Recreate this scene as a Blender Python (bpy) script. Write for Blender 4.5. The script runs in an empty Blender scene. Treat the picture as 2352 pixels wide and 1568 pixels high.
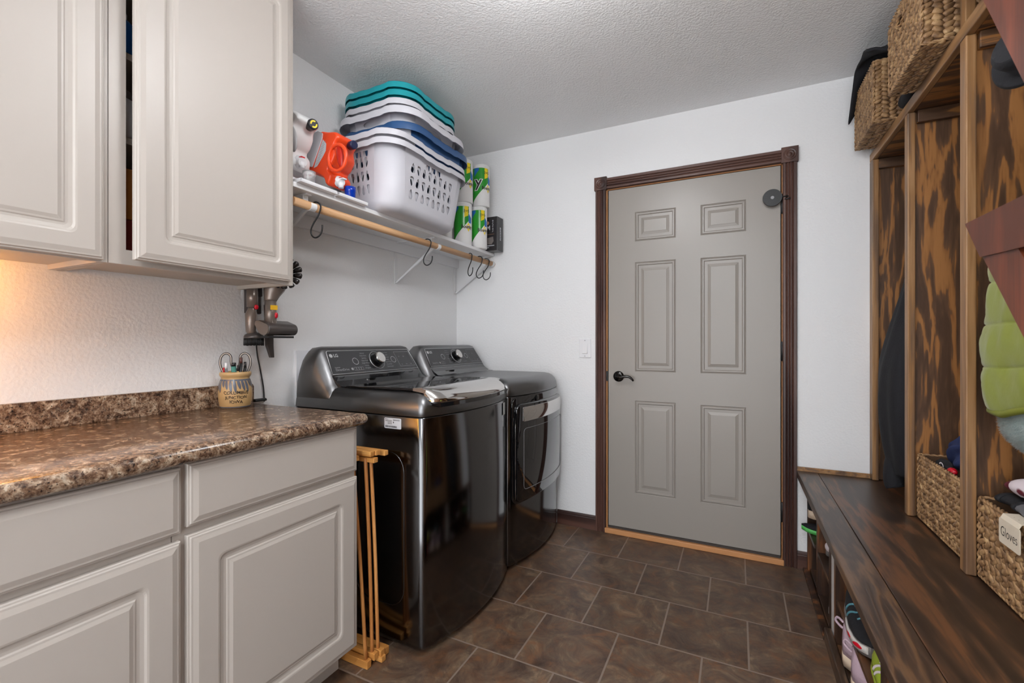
import bpy, bmesh, math, random
from mathutils import Vector, Matrix
from mathutils.geometry import tessellate_polygon

# ------------------------------------------------------------------ scene, camera, light, exposure
SC = bpy.context.scene
COL = SC.collection
rnd = random.Random(7)

H_CAM = 1.15
YAW = math.radians(26.25)
F_PX = 16.0 / 36.0 * 2352
cam_d = bpy.data.cameras.new('camera')
cam_d.lens = 16.0
cam_d.sensor_width = 36.0
cam_d.clip_start = 0.02
cam = bpy.data.objects.new('camera', cam_d)
COL.objects.link(cam)
cam.location = (0, 0, H_CAM)
cam.rotation_euler = (math.radians(90), 0, YAW)
SC.camera = cam
cam_d.dof.use_dof = True
cam_d.dof.focus_distance = 2.1
cam_d.dof.aperture_fstop = 6.3

SC.view_settings.view_transform = 'Standard'
SC.view_settings.look = 'None'
SC.view_settings.exposure = 0.02
SC.view_settings.gamma = 1.0
SC.view_settings.use_curve_mapping = False

WORLD = 4.6            # soft fill light added behind the camera, entering by the unseen opening
world = bpy.data.worlds.new('world')
SC.world = world
world.use_nodes = True
world.node_tree.nodes['Background'].inputs[0].default_value = (0.92, 0.96, 1.0, 1)
world.node_tree.nodes['Background'].inputs[1].default_value = WORLD

LIGHT_MAIN = 29.0      # radiance of the main ceiling light
LIGHT_FILL = 46.0  # radiance of the rear globe added as fill
LIGHT_WARM = 85.0      # under-cabinet strip

# room
XL, XR, YF, YB, ZC = -1.781, 0.985, 2.724, -1.9, 2.442


def at(px, py, X=None, Y=None, Z=None):
    """pixel of the 2352x1568 frame -> point on the plane X=, Y= or Z="""
    u = (px - 1176) / F_PX
    v = (784 - py) / F_PX
    c, s = math.cos(YAW), math.sin(YAW)
    r = Vector((c * u - s, s * u + c, v))
    if X is not None: t = X / r.x
    elif Y is not None: t = Y / r.y
    else: t = (Z - H_CAM) / r.z
    p = r * t
    p.z += H_CAM
    return p


# ------------------------------------------------------------------ materials
def _nt(name):
    m = bpy.data.materials.new(name)
    m.use_nodes = True
    nt = m.node_tree
    b = nt.nodes['Principled BSDF']
    return m, nt, b

def lin(r, g, b):
    f = lambda c: ((c / 255) / 12.92) if c / 255 <= .04045 else (((c / 255) + .055) / 1.055) ** 2.4
    return (f(r), f(g), f(b), 1)

def mat(name, col, rough=.5, metal=0., spec=.5, coat=0., bump=None, vary=0., trans=0., emit=0., alpha=1., sheen=0., sss=0.):
    """bump=(scale, strength, detail)"""
    m, nt, b = _nt(name)
    if len(col) == 3: col = (*col, 1)
    b.inputs['Base Color'].default_value = col
    b.inputs['Roughness'].default_value = rough
    b.inputs['Metallic'].default_value = metal
    b.inputs['Specular IOR Level'].default_value = spec
    b.inputs['Coat Weight'].default_value = coat
    b.inputs['Coat Roughness'].default_value = .05
    b.inputs['Transmission Weight'].default_value = trans
    b.inputs['Alpha'].default_value = alpha
    if sheen: b.inputs['Sheen Weight'].default_value = sheen
    if emit:
        b.inputs['Emission Color'].default_value = col
        b.inputs['Emission Strength'].default_value = emit
    N, L = nt.nodes, nt.links
    if bump or vary:
        tc = N.new('ShaderNodeTexCoord')
    if vary:
        n = N.new('ShaderNodeTexNoise'); n.inputs['Scale'].default_value = 9; n.inputs['Detail'].default_value = 5
        L.new(tc.outputs['Object'], n.inputs['Vector'])
        mx = N.new('ShaderNodeMix'); mx.data_type = 'RGBA'
        mx.inputs[6].default_value = tuple(c * (1 - vary) for c in col[:3]) + (1,)
        mx.inputs[7].default_value = tuple(min(1, c * (1 + vary)) for c in col[:3]) + (1,)
        L.new(n.outputs['Fac'], mx.inputs[0]); L.new(mx.outputs[2], b.inputs['Base Color'])
    if bump:
        n = N.new('ShaderNodeTexNoise'); n.inputs['Scale'].default_value = bump[0]; n.inputs['Detail'].default_value = bump[2]
        L.new(tc.outputs['Object'], n.inputs['Vector'])
        bp = N.new('ShaderNodeBump'); bp.inputs['Strength'].default_value = bump[1]; bp.inputs['Distance'].default_value = .004
        L.new(n.outputs['Fac'], bp.inputs['Height']); L.new(bp.outputs['Normal'], b.inputs['Normal'])
    return m

def ramp(nt, stops):
    r = nt.nodes.new('ShaderNodeValToRGB')
    e = r.color_ramp.elements
    e[0].position, e[0].color = stops[0][0], stops[0][1]
    e[1].position, e[1].color = stops[-1][0], stops[-1][1]
    for p, c in stops[1:-1]:
        k = e.new(p); k.color = c
    return r

def math_node(nt, op, a, b=None):
    n = nt.nodes.new('ShaderNodeMath'); n.operation = op
    for i, x in enumerate((a, b)):
        if x is None: continue
        if isinstance(x, (int, float)): n.inputs[i].default_value = x
        else: nt.links.new(x, n.inputs[i])
    return n.outputs[0]

def wood(name, stops, axis='z', scale=2.2, rings=26, stretch=.14, rough=.45, bumps=.12, offset=(0, 0, 0), coat=0., fine=.75):
    """flat-sawn grain: contour rings of a noise field stretched along the grain"""
    m, nt, b = _nt(name)
    N, L = nt.nodes, nt.links
    tc = N.new('ShaderNodeTexCoord')
    mp = N.new('ShaderNodeMapping')
    s = [scale] * 3
    s['xyz'.index(axis)] = scale * stretch
    mp.inputs['Scale'].default_value = s
    mp.inputs['Location'].default_value = offset
    L.new(tc.outputs['Object'], mp.inputs['Vector'])
    n1 = N.new('ShaderNodeTexNoise'); n1.inputs['Scale'].default_value = 1.6; n1.inputs['Detail'].default_value = 4
    n1.inputs['Roughness'].default_value = .5; n1.inputs['Distortion'].default_value = .35
    L.new(mp.outputs[0], n1.inputs['Vector'])
    sn = math_node(nt, 'SINE', math_node(nt, 'MULTIPLY', n1.outputs['Fac'], rings))
    v = math_node(nt, 'MULTIPLY_ADD', sn, .5); v.node.inputs[2].default_value = .5
    # fine fibres
    mp2 = N.new('ShaderNodeMapping')
    s2 = [110] * 3; s2['xyz'.index(axis)] = 5.0
    mp2.inputs['Scale'].default_value = s2
    L.new(tc.outputs['Object'], mp2.inputs['Vector'])
    n2 = N.new('ShaderNodeTexNoise'); n2.inputs['Scale'].default_value = 1.5; n2.inputs['Detail'].default_value = 4
    L.new(mp2.outputs[0], n2.inputs['Vector'])
    f2 = math_node(nt, 'MULTIPLY', math_node(nt, 'SUBTRACT', n2.outputs['Fac'], .5), fine)
    n3 = N.new('ShaderNodeTexNoise'); n3.inputs['Scale'].default_value = 5; n3.inputs['Detail'].default_value = 3
    L.new(mp.outputs[0], n3.inputs['Vector'])
    f3 = math_node(nt, 'MULTIPLY', math_node(nt, 'SUBTRACT', n3.outputs['Fac'], .5), .7)
    tot = math_node(nt, 'ADD', math_node(nt, 'ADD', v, f2), f3)
    r = ramp(nt, stops)
    L.new(tot, r.inputs[0])
    L.new(r.outputs[0], b.inputs['Base Color'])
    b.inputs['Roughness'].default_value = rough
    b.inputs['Coat Weight'].default_value = coat
    b.inputs['Coat Roughness'].default_value = .2
    bp = N.new('ShaderNodeBump'); bp.inputs['Strength'].default_value = bumps; bp.inputs['Distance'].default_value = .002
    L.new(tot, bp.inputs['Height']); L.new(bp.outputs['Normal'], b.inputs['Normal'])
    return m

def tile_floor():
    m, nt, b = _nt('slate_tile')
    N, L = nt.nodes, nt.links
    tc = N.new('ShaderNodeTexCoord')
    mp = N.new('ShaderNodeMapping'); mp.inputs['Location'].default_value = (.569, -2.107, 0)
    L.new(tc.outputs['Object'], mp.inputs['Vector'])
    def brick(mortar, smooth):
        br = N.new('ShaderNodeTexBrick')
        br.offset = .5; br.offset_frequency = 2; br.squash = 1
        br.inputs['Scale'].default_value = 1
        br.inputs['Mortar Size'].default_value = mortar
        br.inputs['Mortar Smooth'].default_value = smooth
        br.inputs['Bias'].default_value = 0
        br.inputs['Brick Width'].default_value = .3045
        br.inputs['Row Height'].default_value = .313
        br.inputs['Color1'].default_value = (0, 0, 0, 1); br.inputs['Color2'].default_value = (1, 1, 1, 1)
        br.inputs['Mortar'].default_value = (.5, .5, .5, 1)
        L.new(mp.outputs[0], br.inputs['Vector'])
        return br
    br = brick(.0035, .1)
    # per-tile shift of the cloud pattern
    add = N.new('ShaderNodeVectorMath'); add.operation = 'ADD'
    sc = N.new('ShaderNodeVectorMath'); sc.operation = 'SCALE'; sc.inputs['Scale'].default_value = 7.3
    L.new(br.outputs['Color'], sc.inputs[0]); L.new(sc.outputs[0], add.inputs[0]); L.new(tc.outputs['Object'], add.inputs[1])
    n1 = N.new('ShaderNodeTexNoise'); n1.inputs['Scale'].default_value = 8; n1.inputs['Detail'].default_value = 11
    n1.inputs['Roughness'].default_value = .74; n1.inputs['Distortion'].default_value = .9
    L.new(add.outputs[0], n1.inputs['Vector'])
    n2 = N.new('ShaderNodeTexNoise'); n2.inputs['Scale'].default_value = 11; n2.inputs['Detail'].default_value = 9
    n2.inputs['Roughness'].default_value = .72; n2.inputs['Distortion'].default_value = 1.2
    sh = N.new('ShaderNodeVectorMath'); sh.operation = 'ADD'; sh.inputs[1].default_value = (31, 17, 5)
    L.new(add.outputs[0], sh.inputs[0]); L.new(sh.outputs[0], n2.inputs['Vector'])
    r1 = ramp(nt, [(.32, lin(56, 42, 35)), (.45, lin(84, 66, 55)), (.55, lin(102, 84, 69)), (.68, lin(142, 120, 96))])
    r2 = ramp(nt, [(.44, (0, 0, 0, 1)), (.56, (.25, .25, .25, 1)), (.72, (1, 1, 1, 1))])
    L.new(n1.outputs['Fac'], r1.inputs[0]); L.new(n2.outputs['Fac'], r2.inputs[0])
    mx = N.new('ShaderNodeMix'); mx.data_type = 'RGBA'
    L.new(r2.outputs[0], mx.inputs[0]); L.new(r1.outputs[0], mx.inputs[6]); mx.inputs[7].default_value = lin(122, 80, 48)
    # brightness per tile
    v = math_node(nt, 'MULTIPLY_ADD', br.outputs['Color'], .22); v.node.inputs[2].default_value = .86
    mm = N.new('ShaderNodeMix'); mm.data_type = 'RGBA'; mm.blend_type = 'MULTIPLY'; mm.inputs[0].default_value = 1
    L.new(mx.outputs[2], mm.inputs[6]); L.new(v, mm.inputs[7])
    g = N.new('ShaderNodeMix'); g.data_type = 'RGBA'
    L.new(br.outputs['Fac'], g.inputs[0]); L.new(mm.outputs[2], g.inputs[6]); g.inputs[7].default_value = lin(132, 116, 104)
    L.new(g.outputs[2], b.inputs['Base Color'])
    rr = math_node(nt, 'MULTIPLY_ADD', n1.outputs['Fac'], .35); rr.node.inputs[2].default_value = .22
    L.new(rr, b.inputs['Roughness'])
    h = math_node(nt, 'SUBTRACT', math_node(nt, 'MULTIPLY', n1.outputs['Fac'], .35), br.outputs['Fac'])
    bp = N.new('ShaderNodeBump'); bp.inputs['Strength'].default_value = .35; bp.inputs['Distance'].default_value = .003
    L.new(h, bp.inputs['Height']); L.new(bp.outputs['Normal'], b.inputs['Normal'])
    return m

def granite():
    m, nt, b = _nt('granite_laminate')
    N, L = nt.nodes, nt.links
    tc = N.new('ShaderNodeTexCoord')
    def noise(s, d, r, dist, off):
        a = N.new('ShaderNodeMapping'); a.inputs['Location'].default_value = off
        L.new(tc.outputs['Object'], a.inputs['Vector'])
        n = N.new('ShaderNodeTexNoise'); n.inputs['Scale'].default_value = s; n.inputs['Detail'].default_value = d
        n.inputs['Roughness'].default_value = r; n.inputs['Distortion'].default_value = dist
        L.new(a.outputs[0], n.inputs['Vector'])
        return n.outputs['Fac']
    a = noise(30, 9, .76, .6, (0, 0, 0))
    c = noise(90, 6, .74, .4, (3, 8, 1))
    d = noise(190, 4, .6, .3, (9, 2, 6))
    r1 = ramp(nt, [(.36, lin(22, 19, 19)), (.43, lin(74, 53, 41)), (.49, lin(116, 86, 64)), (.55, lin(164, 136, 110)), (.63, lin(222, 206, 184))])
    L.new(a, r1.inputs[0])
    r2 = ramp(nt, [(.40, lin(20, 18, 20)), (.50, lin(112, 88, 72)), (.62, lin(196, 178, 156))])
    L.new(c, r2.inputs[0])
    mx = N.new('ShaderNodeMix'); mx.data_type = 'RGBA'; mx.inputs[0].default_value = .42
    L.new(r1.outputs[0], mx.inputs[6]); L.new(r2.outputs[0], mx.inputs[7])
    r3 = ramp(nt, [(.36, (1, 1, 1, 1)), (.42, (0, 0, 0, 1))])
    L.new(d, r3.inputs[0])
    m2 = N.new('ShaderNodeMix'); m2.data_type = 'RGBA'
    L.new(r3.outputs[0], m2.inputs[0]); L.new(mx.outputs[2], m2.inputs[6]); m2.inputs[7].default_value = lin(28, 24, 26)
    L.new(m2.outputs[2], b.inputs['Base Color'])
    b.inputs['Roughness'].default_value = .22
    bp = N.new('ShaderNodeBump'); bp.inputs['Strength'].default_value = .05; bp.inputs['Distance'].default_value = .001
    L.new(c, bp.inputs['Height']); L.new(bp.outputs['Normal'], b.inputs['Normal'])
    return m

def weave_mat():
    m, nt, b = _nt('water_hyacinth')
    N, L = nt.nodes, nt.links
    tc = N.new('ShaderNodeTexCoord')
    n = N.new('ShaderNodeTexNoise'); n.inputs['Scale'].default_value = 42; n.inputs['Detail'].default_value = 3
    L.new(tc.outputs['Object'], n.inputs['Vector'])
    r = ramp(nt, [(.30, lin(104, 76, 50)), (.45, lin(142, 108, 74)), (.58, lin(168, 132, 92)), (.72, lin(192, 158, 114))])
    L.new(n.outputs['Fac'], r.inputs[0]); L.new(r.outputs[0], b.inputs['Base Color'])
    b.inputs['Roughness'].default_value = .55
    n2 = N.new('ShaderNodeTexNoise'); n2.inputs['Scale'].default_value = 260; n2.inputs['Detail'].default_value = 2
    L.new(tc.outputs['Object'], n2.inputs['Vector'])
    bp = N.new('ShaderNodeBump'); bp.inputs['Strength'].default_value = .4; bp.inputs['Distance'].default_value = .002
    L.new(n2.outputs['Fac'], bp.inputs['Height']); L.new(bp.outputs['Normal'], b.inputs['Normal'])
    return m

M = {}
M['wall'] = mat('wall_paint', (.82, .82, .825), .6, bump=(95, .42, 3))
M['ceiling'] = mat('ceiling_paint', (.92, .92, .925), .75, bump=(110, .8, 3))
M['floor'] = tile_floor()
M['cab'] = mat('greige_thermofoil', lin(191, 183, 175), .38)
M['cabin'] = mat('cabinet_interior', lin(190, 182, 172), .6)
M['door'] = mat('taupe_door_paint', lin(150, 143, 136), .33)
M['trim'] = wood('dark_trim', [(0, lin(52, 32, 27)), (.5, lin(70, 44, 37)), (1, lin(92, 62, 52))], 'z', 6, 14, .08, .35, .05)
M['trimx'] = wood('dark_trim_long', [(0, lin(52, 32, 27)), (.5, lin(70, 44, 37)), (1, lin(92, 62, 52))], 'x', 6, 14, .08, .35, .05)
M['jamb'] = mat('pine_jamb', lin(196, 138, 88), .5, vary=.12)
M['granite'] = granite()
M['steel'] = mat('black_steel', (.135, .135, .138), .13, 1.0)
M['steel_top'] = mat('black_steel_satin', (.205, .205, .21), .36, 1.0)
M['gloss'] = mat('black_gloss', (.006, .006, .007), .04, 0, .5, coat=.6)
M['panel'] = mat('control_glass', (.028, .028, .030), .12)
M['chrome'] = mat('dark_chrome', (.62, .60, .58), .07, 1.0)
M['silver'] = mat('silver_print', (.55, .55, .56), .35, .6)
M['print'] = mat('grey_print', (.30, .30, .31), .5)
M['black'] = mat('black_plastic', (.012, .012, .013), .4)
M['rubber'] = mat('black_rubber', (.018, .018, .018), .6)
M['blackmetal'] = mat('black_metal', (.02, .02, .021), .28, .6)
M['whiteplastic'] = mat('white_plastic', (.80, .80, .82), .3)
M['basketwhite'] = mat('basket_white', (.60, .595, .64), .45)
M['teal'] = mat('teal_plastic', lin(22, 150, 160), .35)
M['navy'] = mat('navy_plastic', lin(48, 84, 130), .35)
M['melamine'] = mat('white_melamine', (.80, .80, .81), .35)
M['bracket'] = mat('white_metal', (.78, .78, .79), .35, .0)
M['dowel'] = wood('pine_dowel', [(0, lin(186, 142, 100)), (.5, lin(206, 164, 122)), (1, lin(222, 184, 144))], 'y', 10, 10, .05, .5, .03)
M['rackwood'] = wood('honey_wood', [(0, lin(190, 128, 62)), (.5, lin(214, 154, 84)), (1, lin(228, 174, 108))], 'x', 10, 10, .06, .45, .03)
M['rackrod'] = wood('honey_wood_upright', [(0, lin(176, 112, 56)), (.5, lin(202, 138, 76)), (1, lin(220, 162, 98))], 'z', 10, 10, .06, .45, .03)
PLY = [(.0, lin(80, 57, 41)), (.45, lin(98, 71, 51)), (.66, lin(110, 78, 52)), (.74, lin(142, 95, 53)), (1, lin(164, 113, 64))]
M['ply'] = wood('stained_plywood', PLY, 'z', 10.5, 28, .13, .42, .12, (1.3, .4, 2))
M['plyx'] = wood('stained_plywood_long', PLY, 'x', 8.5, 26, .16, .42, .10)
POST = [(0, lin(96, 70, 50)), (.5, lin(126, 96, 70)), (.75, lin(146, 106, 66)), (1, lin(164, 124, 84))]
M['post'] = wood('stained_pine_post', POST, 'z', 9, 16, .05, .4, .08)
M['posty'] = wood('stained_pine_rail', POST, 'y', 9, 16, .05, .4, .08)
BEN = [(0, lin(56, 41, 31)), (.45, lin(72, 53, 40)), (.7, lin(82, 60, 44)), (1, lin(104, 76, 52))]
M['bench'] = wood('stained_bench', BEN, 'y', 14, 24, .12, .36, .14, (.6, .2, 0), coat=.1)
M['benchd'] = wood('stained_bench_seat', [(0, lin(48, 34, 25)), (.45, lin(62, 44, 32)), (.75, lin(76, 52, 36)), (1, lin(104, 68, 42))], 'y', 8.0, 20, .14, .38, .06, (2, 1, 0), coat=.1)
M['benchside'] = wood('stained_bench_side', [(0, lin(46, 29, 20)), (.5, lin(68, 44, 29)), (.8, lin(96, 60, 36)), (1, lin(130, 80, 44))], 'z', 6, 20, .16, .4, .1)
M['redwood'] = wood('cherry_stain', [(0, lin(88, 44, 28)), (.5, lin(116, 58, 36)), (1, lin(146, 74, 46))], 'z', 5, 10, .2, .36, .04)
M['weave'] = weave_mat()
M['weavein'] = mat('basket_core', lin(84, 58, 36), .8)
M['orange'] = mat('orange_hdpe', lin(236, 74, 30), .3)
M['jugwhite'] = mat('white_hdpe', (.78, .78, .78), .35)
M['labelgrey'] = mat('label_grey', lin(196, 198, 202), .4)
M['bluecup'] = mat('blue_cup', lin(8, 66, 196), .15, trans=.35)
M['clear'] = mat('clear_cup', (.9, .9, .9), .15, trans=.8)
M['capnavy'] = mat('cap_navy', lin(28, 34, 66), .3)
M['capblack'] = mat('cap_black', lin(24, 24, 30), .3)
M['yellow'] = mat('yellow_print', lin(240, 212, 30), .45)
M['green'] = mat('green_wrap', lin(42, 150, 44), .25)
M['bluewrap'] = mat('blue_wrap', lin(36, 104, 180), .25)
M['paper'] = mat('paper_towel', (.80, .79, .78), .6, bump=(150, .2, 2))
M['redprint'] = mat('red_print', lin(200, 24, 36), .4)
M['ink'] = mat('dark_ink', lin(30, 24, 24), .6)
M['stone'] = mat('stoneware', lin(188, 154, 106), .35, vary=.08)
M['glaze'] = mat('blue_grey_glaze', lin(88, 92, 104), .25, vary=.25)
M['vac'] = mat('vacuum_nickel', lin(138, 126, 118), .32, .5)
M['vacdark'] = mat('vacuum_dark', lin(84, 78, 76), .33, .4)
M['red'] = mat('red_plastic', lin(206, 16, 40), .35)
M['sticker'] = mat('yellow_sticker', lin(244, 190, 40), .45)
M['cream'] = mat('cream_card', lin(226, 214, 194), .6)
M['lime'] = mat('lime_nylon', lin(136, 146, 46), .45, sheen=.2, bump=(30, .25, 3))
M['limedark'] = mat('lime_binding', lin(122, 128, 44), .55)
M['fur'] = mat('grey_blue_fleece', lin(150, 168, 166), .9, sheen=.4)
M['blackcloth'] = mat('black_cloth', lin(26, 26, 31), .85, bump=(120, .3, 2))
M['navycloth'] = mat('navy_cloth', lin(34, 48, 92), .9, bump=(90, .3, 2))
M['greycloth'] = mat('grey_cloth', lin(104, 104, 108), .9, bump=(90, .3, 2))
M['whitecloth'] = mat('white_cloth', lin(226, 216, 222), .85)
M['maroon'] = mat('maroon_cloth', lin(112, 34, 52), .85)
M['sole_cream'] = mat('cream_sole', lin(222, 200, 176), .6)
M['sole_green'] = mat('green_sole', lin(92, 192, 96), .5)
M['sole_grey'] = mat('grey_sole', lin(118, 114, 112), .6)
M['sole_white'] = mat('white_sole', lin(212, 208, 204), .6)
M['lilac'] = mat('lilac_knit', lin(190, 166, 178), .8, bump=(200, .4, 2))
M['mint'] = mat('mint_lining', lin(156, 172, 166), .85)
M['tealstripe'] = mat('teal_stripe', lin(92, 150, 164), .6)
M['limegreen'] = mat('lime_strap', lin(160, 180, 50), .5)
M['lamp'] = mat('lamp_diffuser', (.97, .985, 1), .4, emit=LIGHT_MAIN)
M['lampfill'] = mat('fill_diffuser_rear', (.95, .98, 1), .4, emit=LIGHT_FILL)  # glow of the added fill globe
M['lampw'] = mat('warm_strip', (1, .43, .07), .4, emit=LIGHT_WARM)


# ------------------------------------------------------------------ mesh builder
class MB:
    def __init__(s):
        s.v, s.f, s.m, s.s = [], [], [], []

    def add(s, verts, faces, mi=0, sm=False):
        o = len(s.v)
        s.v.extend([tuple(p) for p in verts])
        for f in faces:
            s.f.append([o + i for i in f]); s.m.append(mi); s.s.append(sm)
        return s

    def box(s, x0, x1, y0, y1, z0, z1, mi=0):
        v = [(x0, y0, z0), (x1, y0, z0), (x1, y1, z0), (x0, y1, z0), (x0, y0, z1), (x1, y0, z1), (x1, y1, z1), (x0, y1, z1)]
        return s.add(v, [(0, 3, 2, 1), (4, 5, 6, 7), (0, 1, 5, 4), (1, 2, 6, 5), (2, 3, 7, 6), (3, 0, 4, 7)], mi)

    def loft(s, rings, closed=True, caps=(True, True), mi=0, sm=True, loop=False):
        n = len(rings[0])
        v = [p for r in rings for p in r]
        f = []
        R = len(rings)
        for i in range(R if loop else R - 1):
            j2 = (i + 1) % R
            for k in range(n if closed else n - 1):
                k2 = (k + 1) % n
                f.append((i * n + k, i * n + k2, j2 * n + k2, j2 * n + k))
        s.add(v, f, mi, sm)
        if closed and not loop:
            o = len(s.v) - len(v)
            if caps[0]: s.f.append([o + k for k in reversed(range(n))]); s.m.append(mi); s.s.append(False)
            if caps[1]: s.f.append([o + (R - 1) * n + k for k in range(n)]); s.m.append(mi); s.s.append(False)
        return s

    def tube(s, pts, r, n=10, mi=0, loop=False, caps=True):
        pts = [Vector(p) for p in pts]
        rings = []
        R = len(pts)
        prev = None
        for i, p in enumerate(pts):
            a = pts[i - 1] if (i > 0 or loop) else p
            b = pts[(i + 1) % R] if (i < R - 1 or loop) else p
            t = (b - a)
            if t.length < 1e-9: t = Vector((0, 0, 1))
            t.normalize()
            if prev is None:
                u = t.orthogonal().normalized()
            else:
                u = (prev - t * prev.dot(t))
                if u.length < 1e-6: u = t.orthogonal()
                u.normalize()
            prev = u
            w = t.cross(u)
            rr = r[i] if isinstance(r, (list, tuple)) else r
            rings.append([p + (u * math.cos(q) + w * math.sin(q)) * rr for q in [2 * math.pi * k / n for k in range(n)]])
        return s.loft(rings, True, (caps, caps), mi, True, loop)

    def lathe(s, prof, c=(0, 0, 0), n=32, mi=0, axis='z', sm=True, caps=(True, True)):
        rings = []
        for r, h in prof:
            ring = []
            for k in range(n):
                a = 2 * math.pi * k / n
                x, y = r * math.cos(a), r * math.sin(a)
                q = {'z': (x, y, h), 'x': (h, x, y), 'y': (y, h, x)}[axis]
                ring.append((c[0] + q[0], c[1] + q[1], c[2] + q[2]))
            rings.append(ring)
        return s.loft(rings, True, caps, mi, sm)

    def ellipsoid(s, c, r, rot=None, nu=12, nv=8, mi=0):
        rings = []
        for j in range(1, nv):
            t = math.pi * j / nv
            ring = []
            for k in range(nu):
                a = 2 * math.pi * k / nu
                p = Vector((r[0] * math.sin(t) * math.cos(a), r[1] * math.sin(t) * math.sin(a), -r[2] * math.cos(t)))
                if rot is not None: p = rot @ p
                ring.append(p + Vector(c))
            rings.append(ring)
        return s.loft(rings, True, (True, True), mi, True)

    def poly(s, loops, fn, mi=0, flip=False):
        """flat polygon (first loop outer, the rest holes) of 2D points mapped by fn to 3D"""
        L3 = [[Vector((p[0], p[1], 0)) for p in l] for l in loops]
        tris = tessellate_polygon(L3)
        flat = [p for l in loops for p in l]
        v = [fn(*p) for p in flat]
        s.add(v, [tuple(reversed(t)) if flip else tuple(t) for t in tris], mi)
        return s

    def prism(s, outline, fn0, fn1, holes=(), mi=0, sm=False):
        loops = [outline, *holes]
        s.poly(loops, fn0, mi, True)
        s.poly(loops, fn1, mi)
        for l in loops:
            n = len(l)
            v = [fn0(*p) for p in l] + [fn1(*p) for p in l]
            s.add(v, [(k, (k + 1) % n, n + (k + 1) % n, n + k) for k in range(n)], mi, sm)
        return s

    def xform(s, mtx, start=0):
        for i in range(start, len(s.v)):
            s.v[i] = tuple(mtx @ Vector(s.v[i]))
        return s


def rrect(w0, w1, h0, h1, r, n=5):
    """rounded rectangle outline, CCW"""
    out = []
    for cx, cy, a0 in ((w1 - r, h0 + r, -90), (w1 - r, h1 - r, 0), (w0 + r, h1 - r, 90), (w0 + r, h0 + r, 180)):
        for k in range(n + 1):
            a = math.radians(a0 + 90 * k / n)
            out.append((cx + r * math.cos(a), cy + r * math.sin(a)))
    return out


def obj(name, mb, mats, parent=None, bevel=0, seg=2, subsurf=0, solid=0, smooth=False, label=None, kind=None, weld=False, angle=35):
    me = bpy.data.meshes.new(name)
    me.from_pydata(mb.v, [], mb.f)
    if not isinstance(mats, (list, tuple)): mats = [mats]
    for m in mats: me.materials.append(m)
    me.polygons.foreach_set('material_index', mb.m)
    me.polygons.foreach_set('use_smooth', [True] * len(mb.f) if smooth else mb.s)
    me.update()
    bm = bmesh.new(); bm.from_mesh(me)
    if weld: bmesh.ops.remove_doubles(bm, verts=bm.verts, dist=1e-5)
    bmesh.ops.recalc_face_normals(bm, faces=bm.faces)
    bm.to_mesh(me); bm.free()
    o = bpy.data.objects.new(name, me)
    COL.objects.link(o)
    if parent is not None:
        o.parent = parent
        pm = Matrix.Translation(parent.location) if parent.type == 'EMPTY' else Matrix.Identity(4)
        o.matrix_parent_inverse = pm.inverted()
    if solid:
        md = o.modifiers.new('solid', 'SOLIDIFY'); md.thickness = solid; md.offset = 0
    if bevel:
        md = o.modifiers.new('bevel', 'BEVEL'); md.width = bevel; md.segments = seg; md.limit_method = 'ANGLE'; md.angle_limit = math.radians(angle)
        md.harden_normals = False
    if subsurf:
        md = o.modifiers.new('sub', 'SUBSURF'); md.levels = subsurf; md.render_levels = subsurf
    if label: o['label'] = label
    if kind: o['kind'] = kind
    return o

def thing(name, label, cat, loc=(0, 0, 0), group=None):
    o = bpy.data.objects.new(name, None)
    COL.objects.link(o)
    o.location = loc
    o.empty_display_size = .05
    o['label'] = label; o['category'] = cat
    if group: o['group'] = group
    return o

def tag(o, label, cat, group=None):
    o['label'] = label; o['category'] = cat
    if group: o['group'] = group
    return o

def struct(name, mb, mats, parent=None, **k):
    return obj(name, mb, mats, parent, kind='structure' if parent is None else None, **k)

def copy_thing(root, loc, rotz=0., label=None):
    r = root.copy(); COL.objects.link(r)
    r.location = loc; r.rotation_euler = (0, 0, rotz)
    if label: r['label'] = label
    for ch in list(root.children):
        c = ch.copy(); COL.objects.link(c); c.parent = r
        for g in list(ch.children):
            d = g.copy(); COL.objects.link(d); d.parent = c
    return r

def text_geo(body, size, bold=0.):
    cu = bpy.data.curves.new('txt', 'FONT')
    cu.body = body; cu.size = size; cu.resolution_u = 3; cu.align_x = 'CENTER'; cu.align_y = 'CENTER'
    cu.offset = bold
    o = bpy.data.objects.new('txt', cu); COL.objects.link(o)
    dg = bpy.context.evaluated_depsgraph_get(); dg.update()
    me = o.evaluated_get(dg).to_mesh()
    v = [tuple(p.co) for p in me.vertices]; f = [tuple(p.vertices) for p in me.polygons]
    o.evaluated_get(dg).to_mesh_clear()
    bpy.data.objects.remove(o); bpy.data.curves.remove(cu)
    return v, f

def put_text(mb, body, size, fn, mi=0, bold=0., sx=1.):
    v, f = text_geo(body, size, bold)
    mb.add([fn(x * sx, y) for x, y, z in v], f, mi)
    return mb

def spline(pts, n=8, loop=False):
    """Catmull-Rom through the points"""
    P = [Vector(p) for p in pts]
    out = []
    R = len(P)
    for i in range(R if loop else R - 1):
        p0 = P[i - 1] if (i > 0 or loop) else P[0]
        p1 = P[i]; p2 = P[(i + 1) % R]
        p3 = P[(i + 2) % R] if (i + 2 < R or loop) else P[-1]
        for k in range(n):
            t = k / n
            out.append(.5 * ((2 * p1) + (-p0 + p2) * t + (2 * p0 - 5 * p1 + 4 * p2 - p3) * t * t + (-p0 + 3 * p1 - 3 * p2 + p3) * t ** 3))
    if not loop: out.append(P[-1])
    return out

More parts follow.
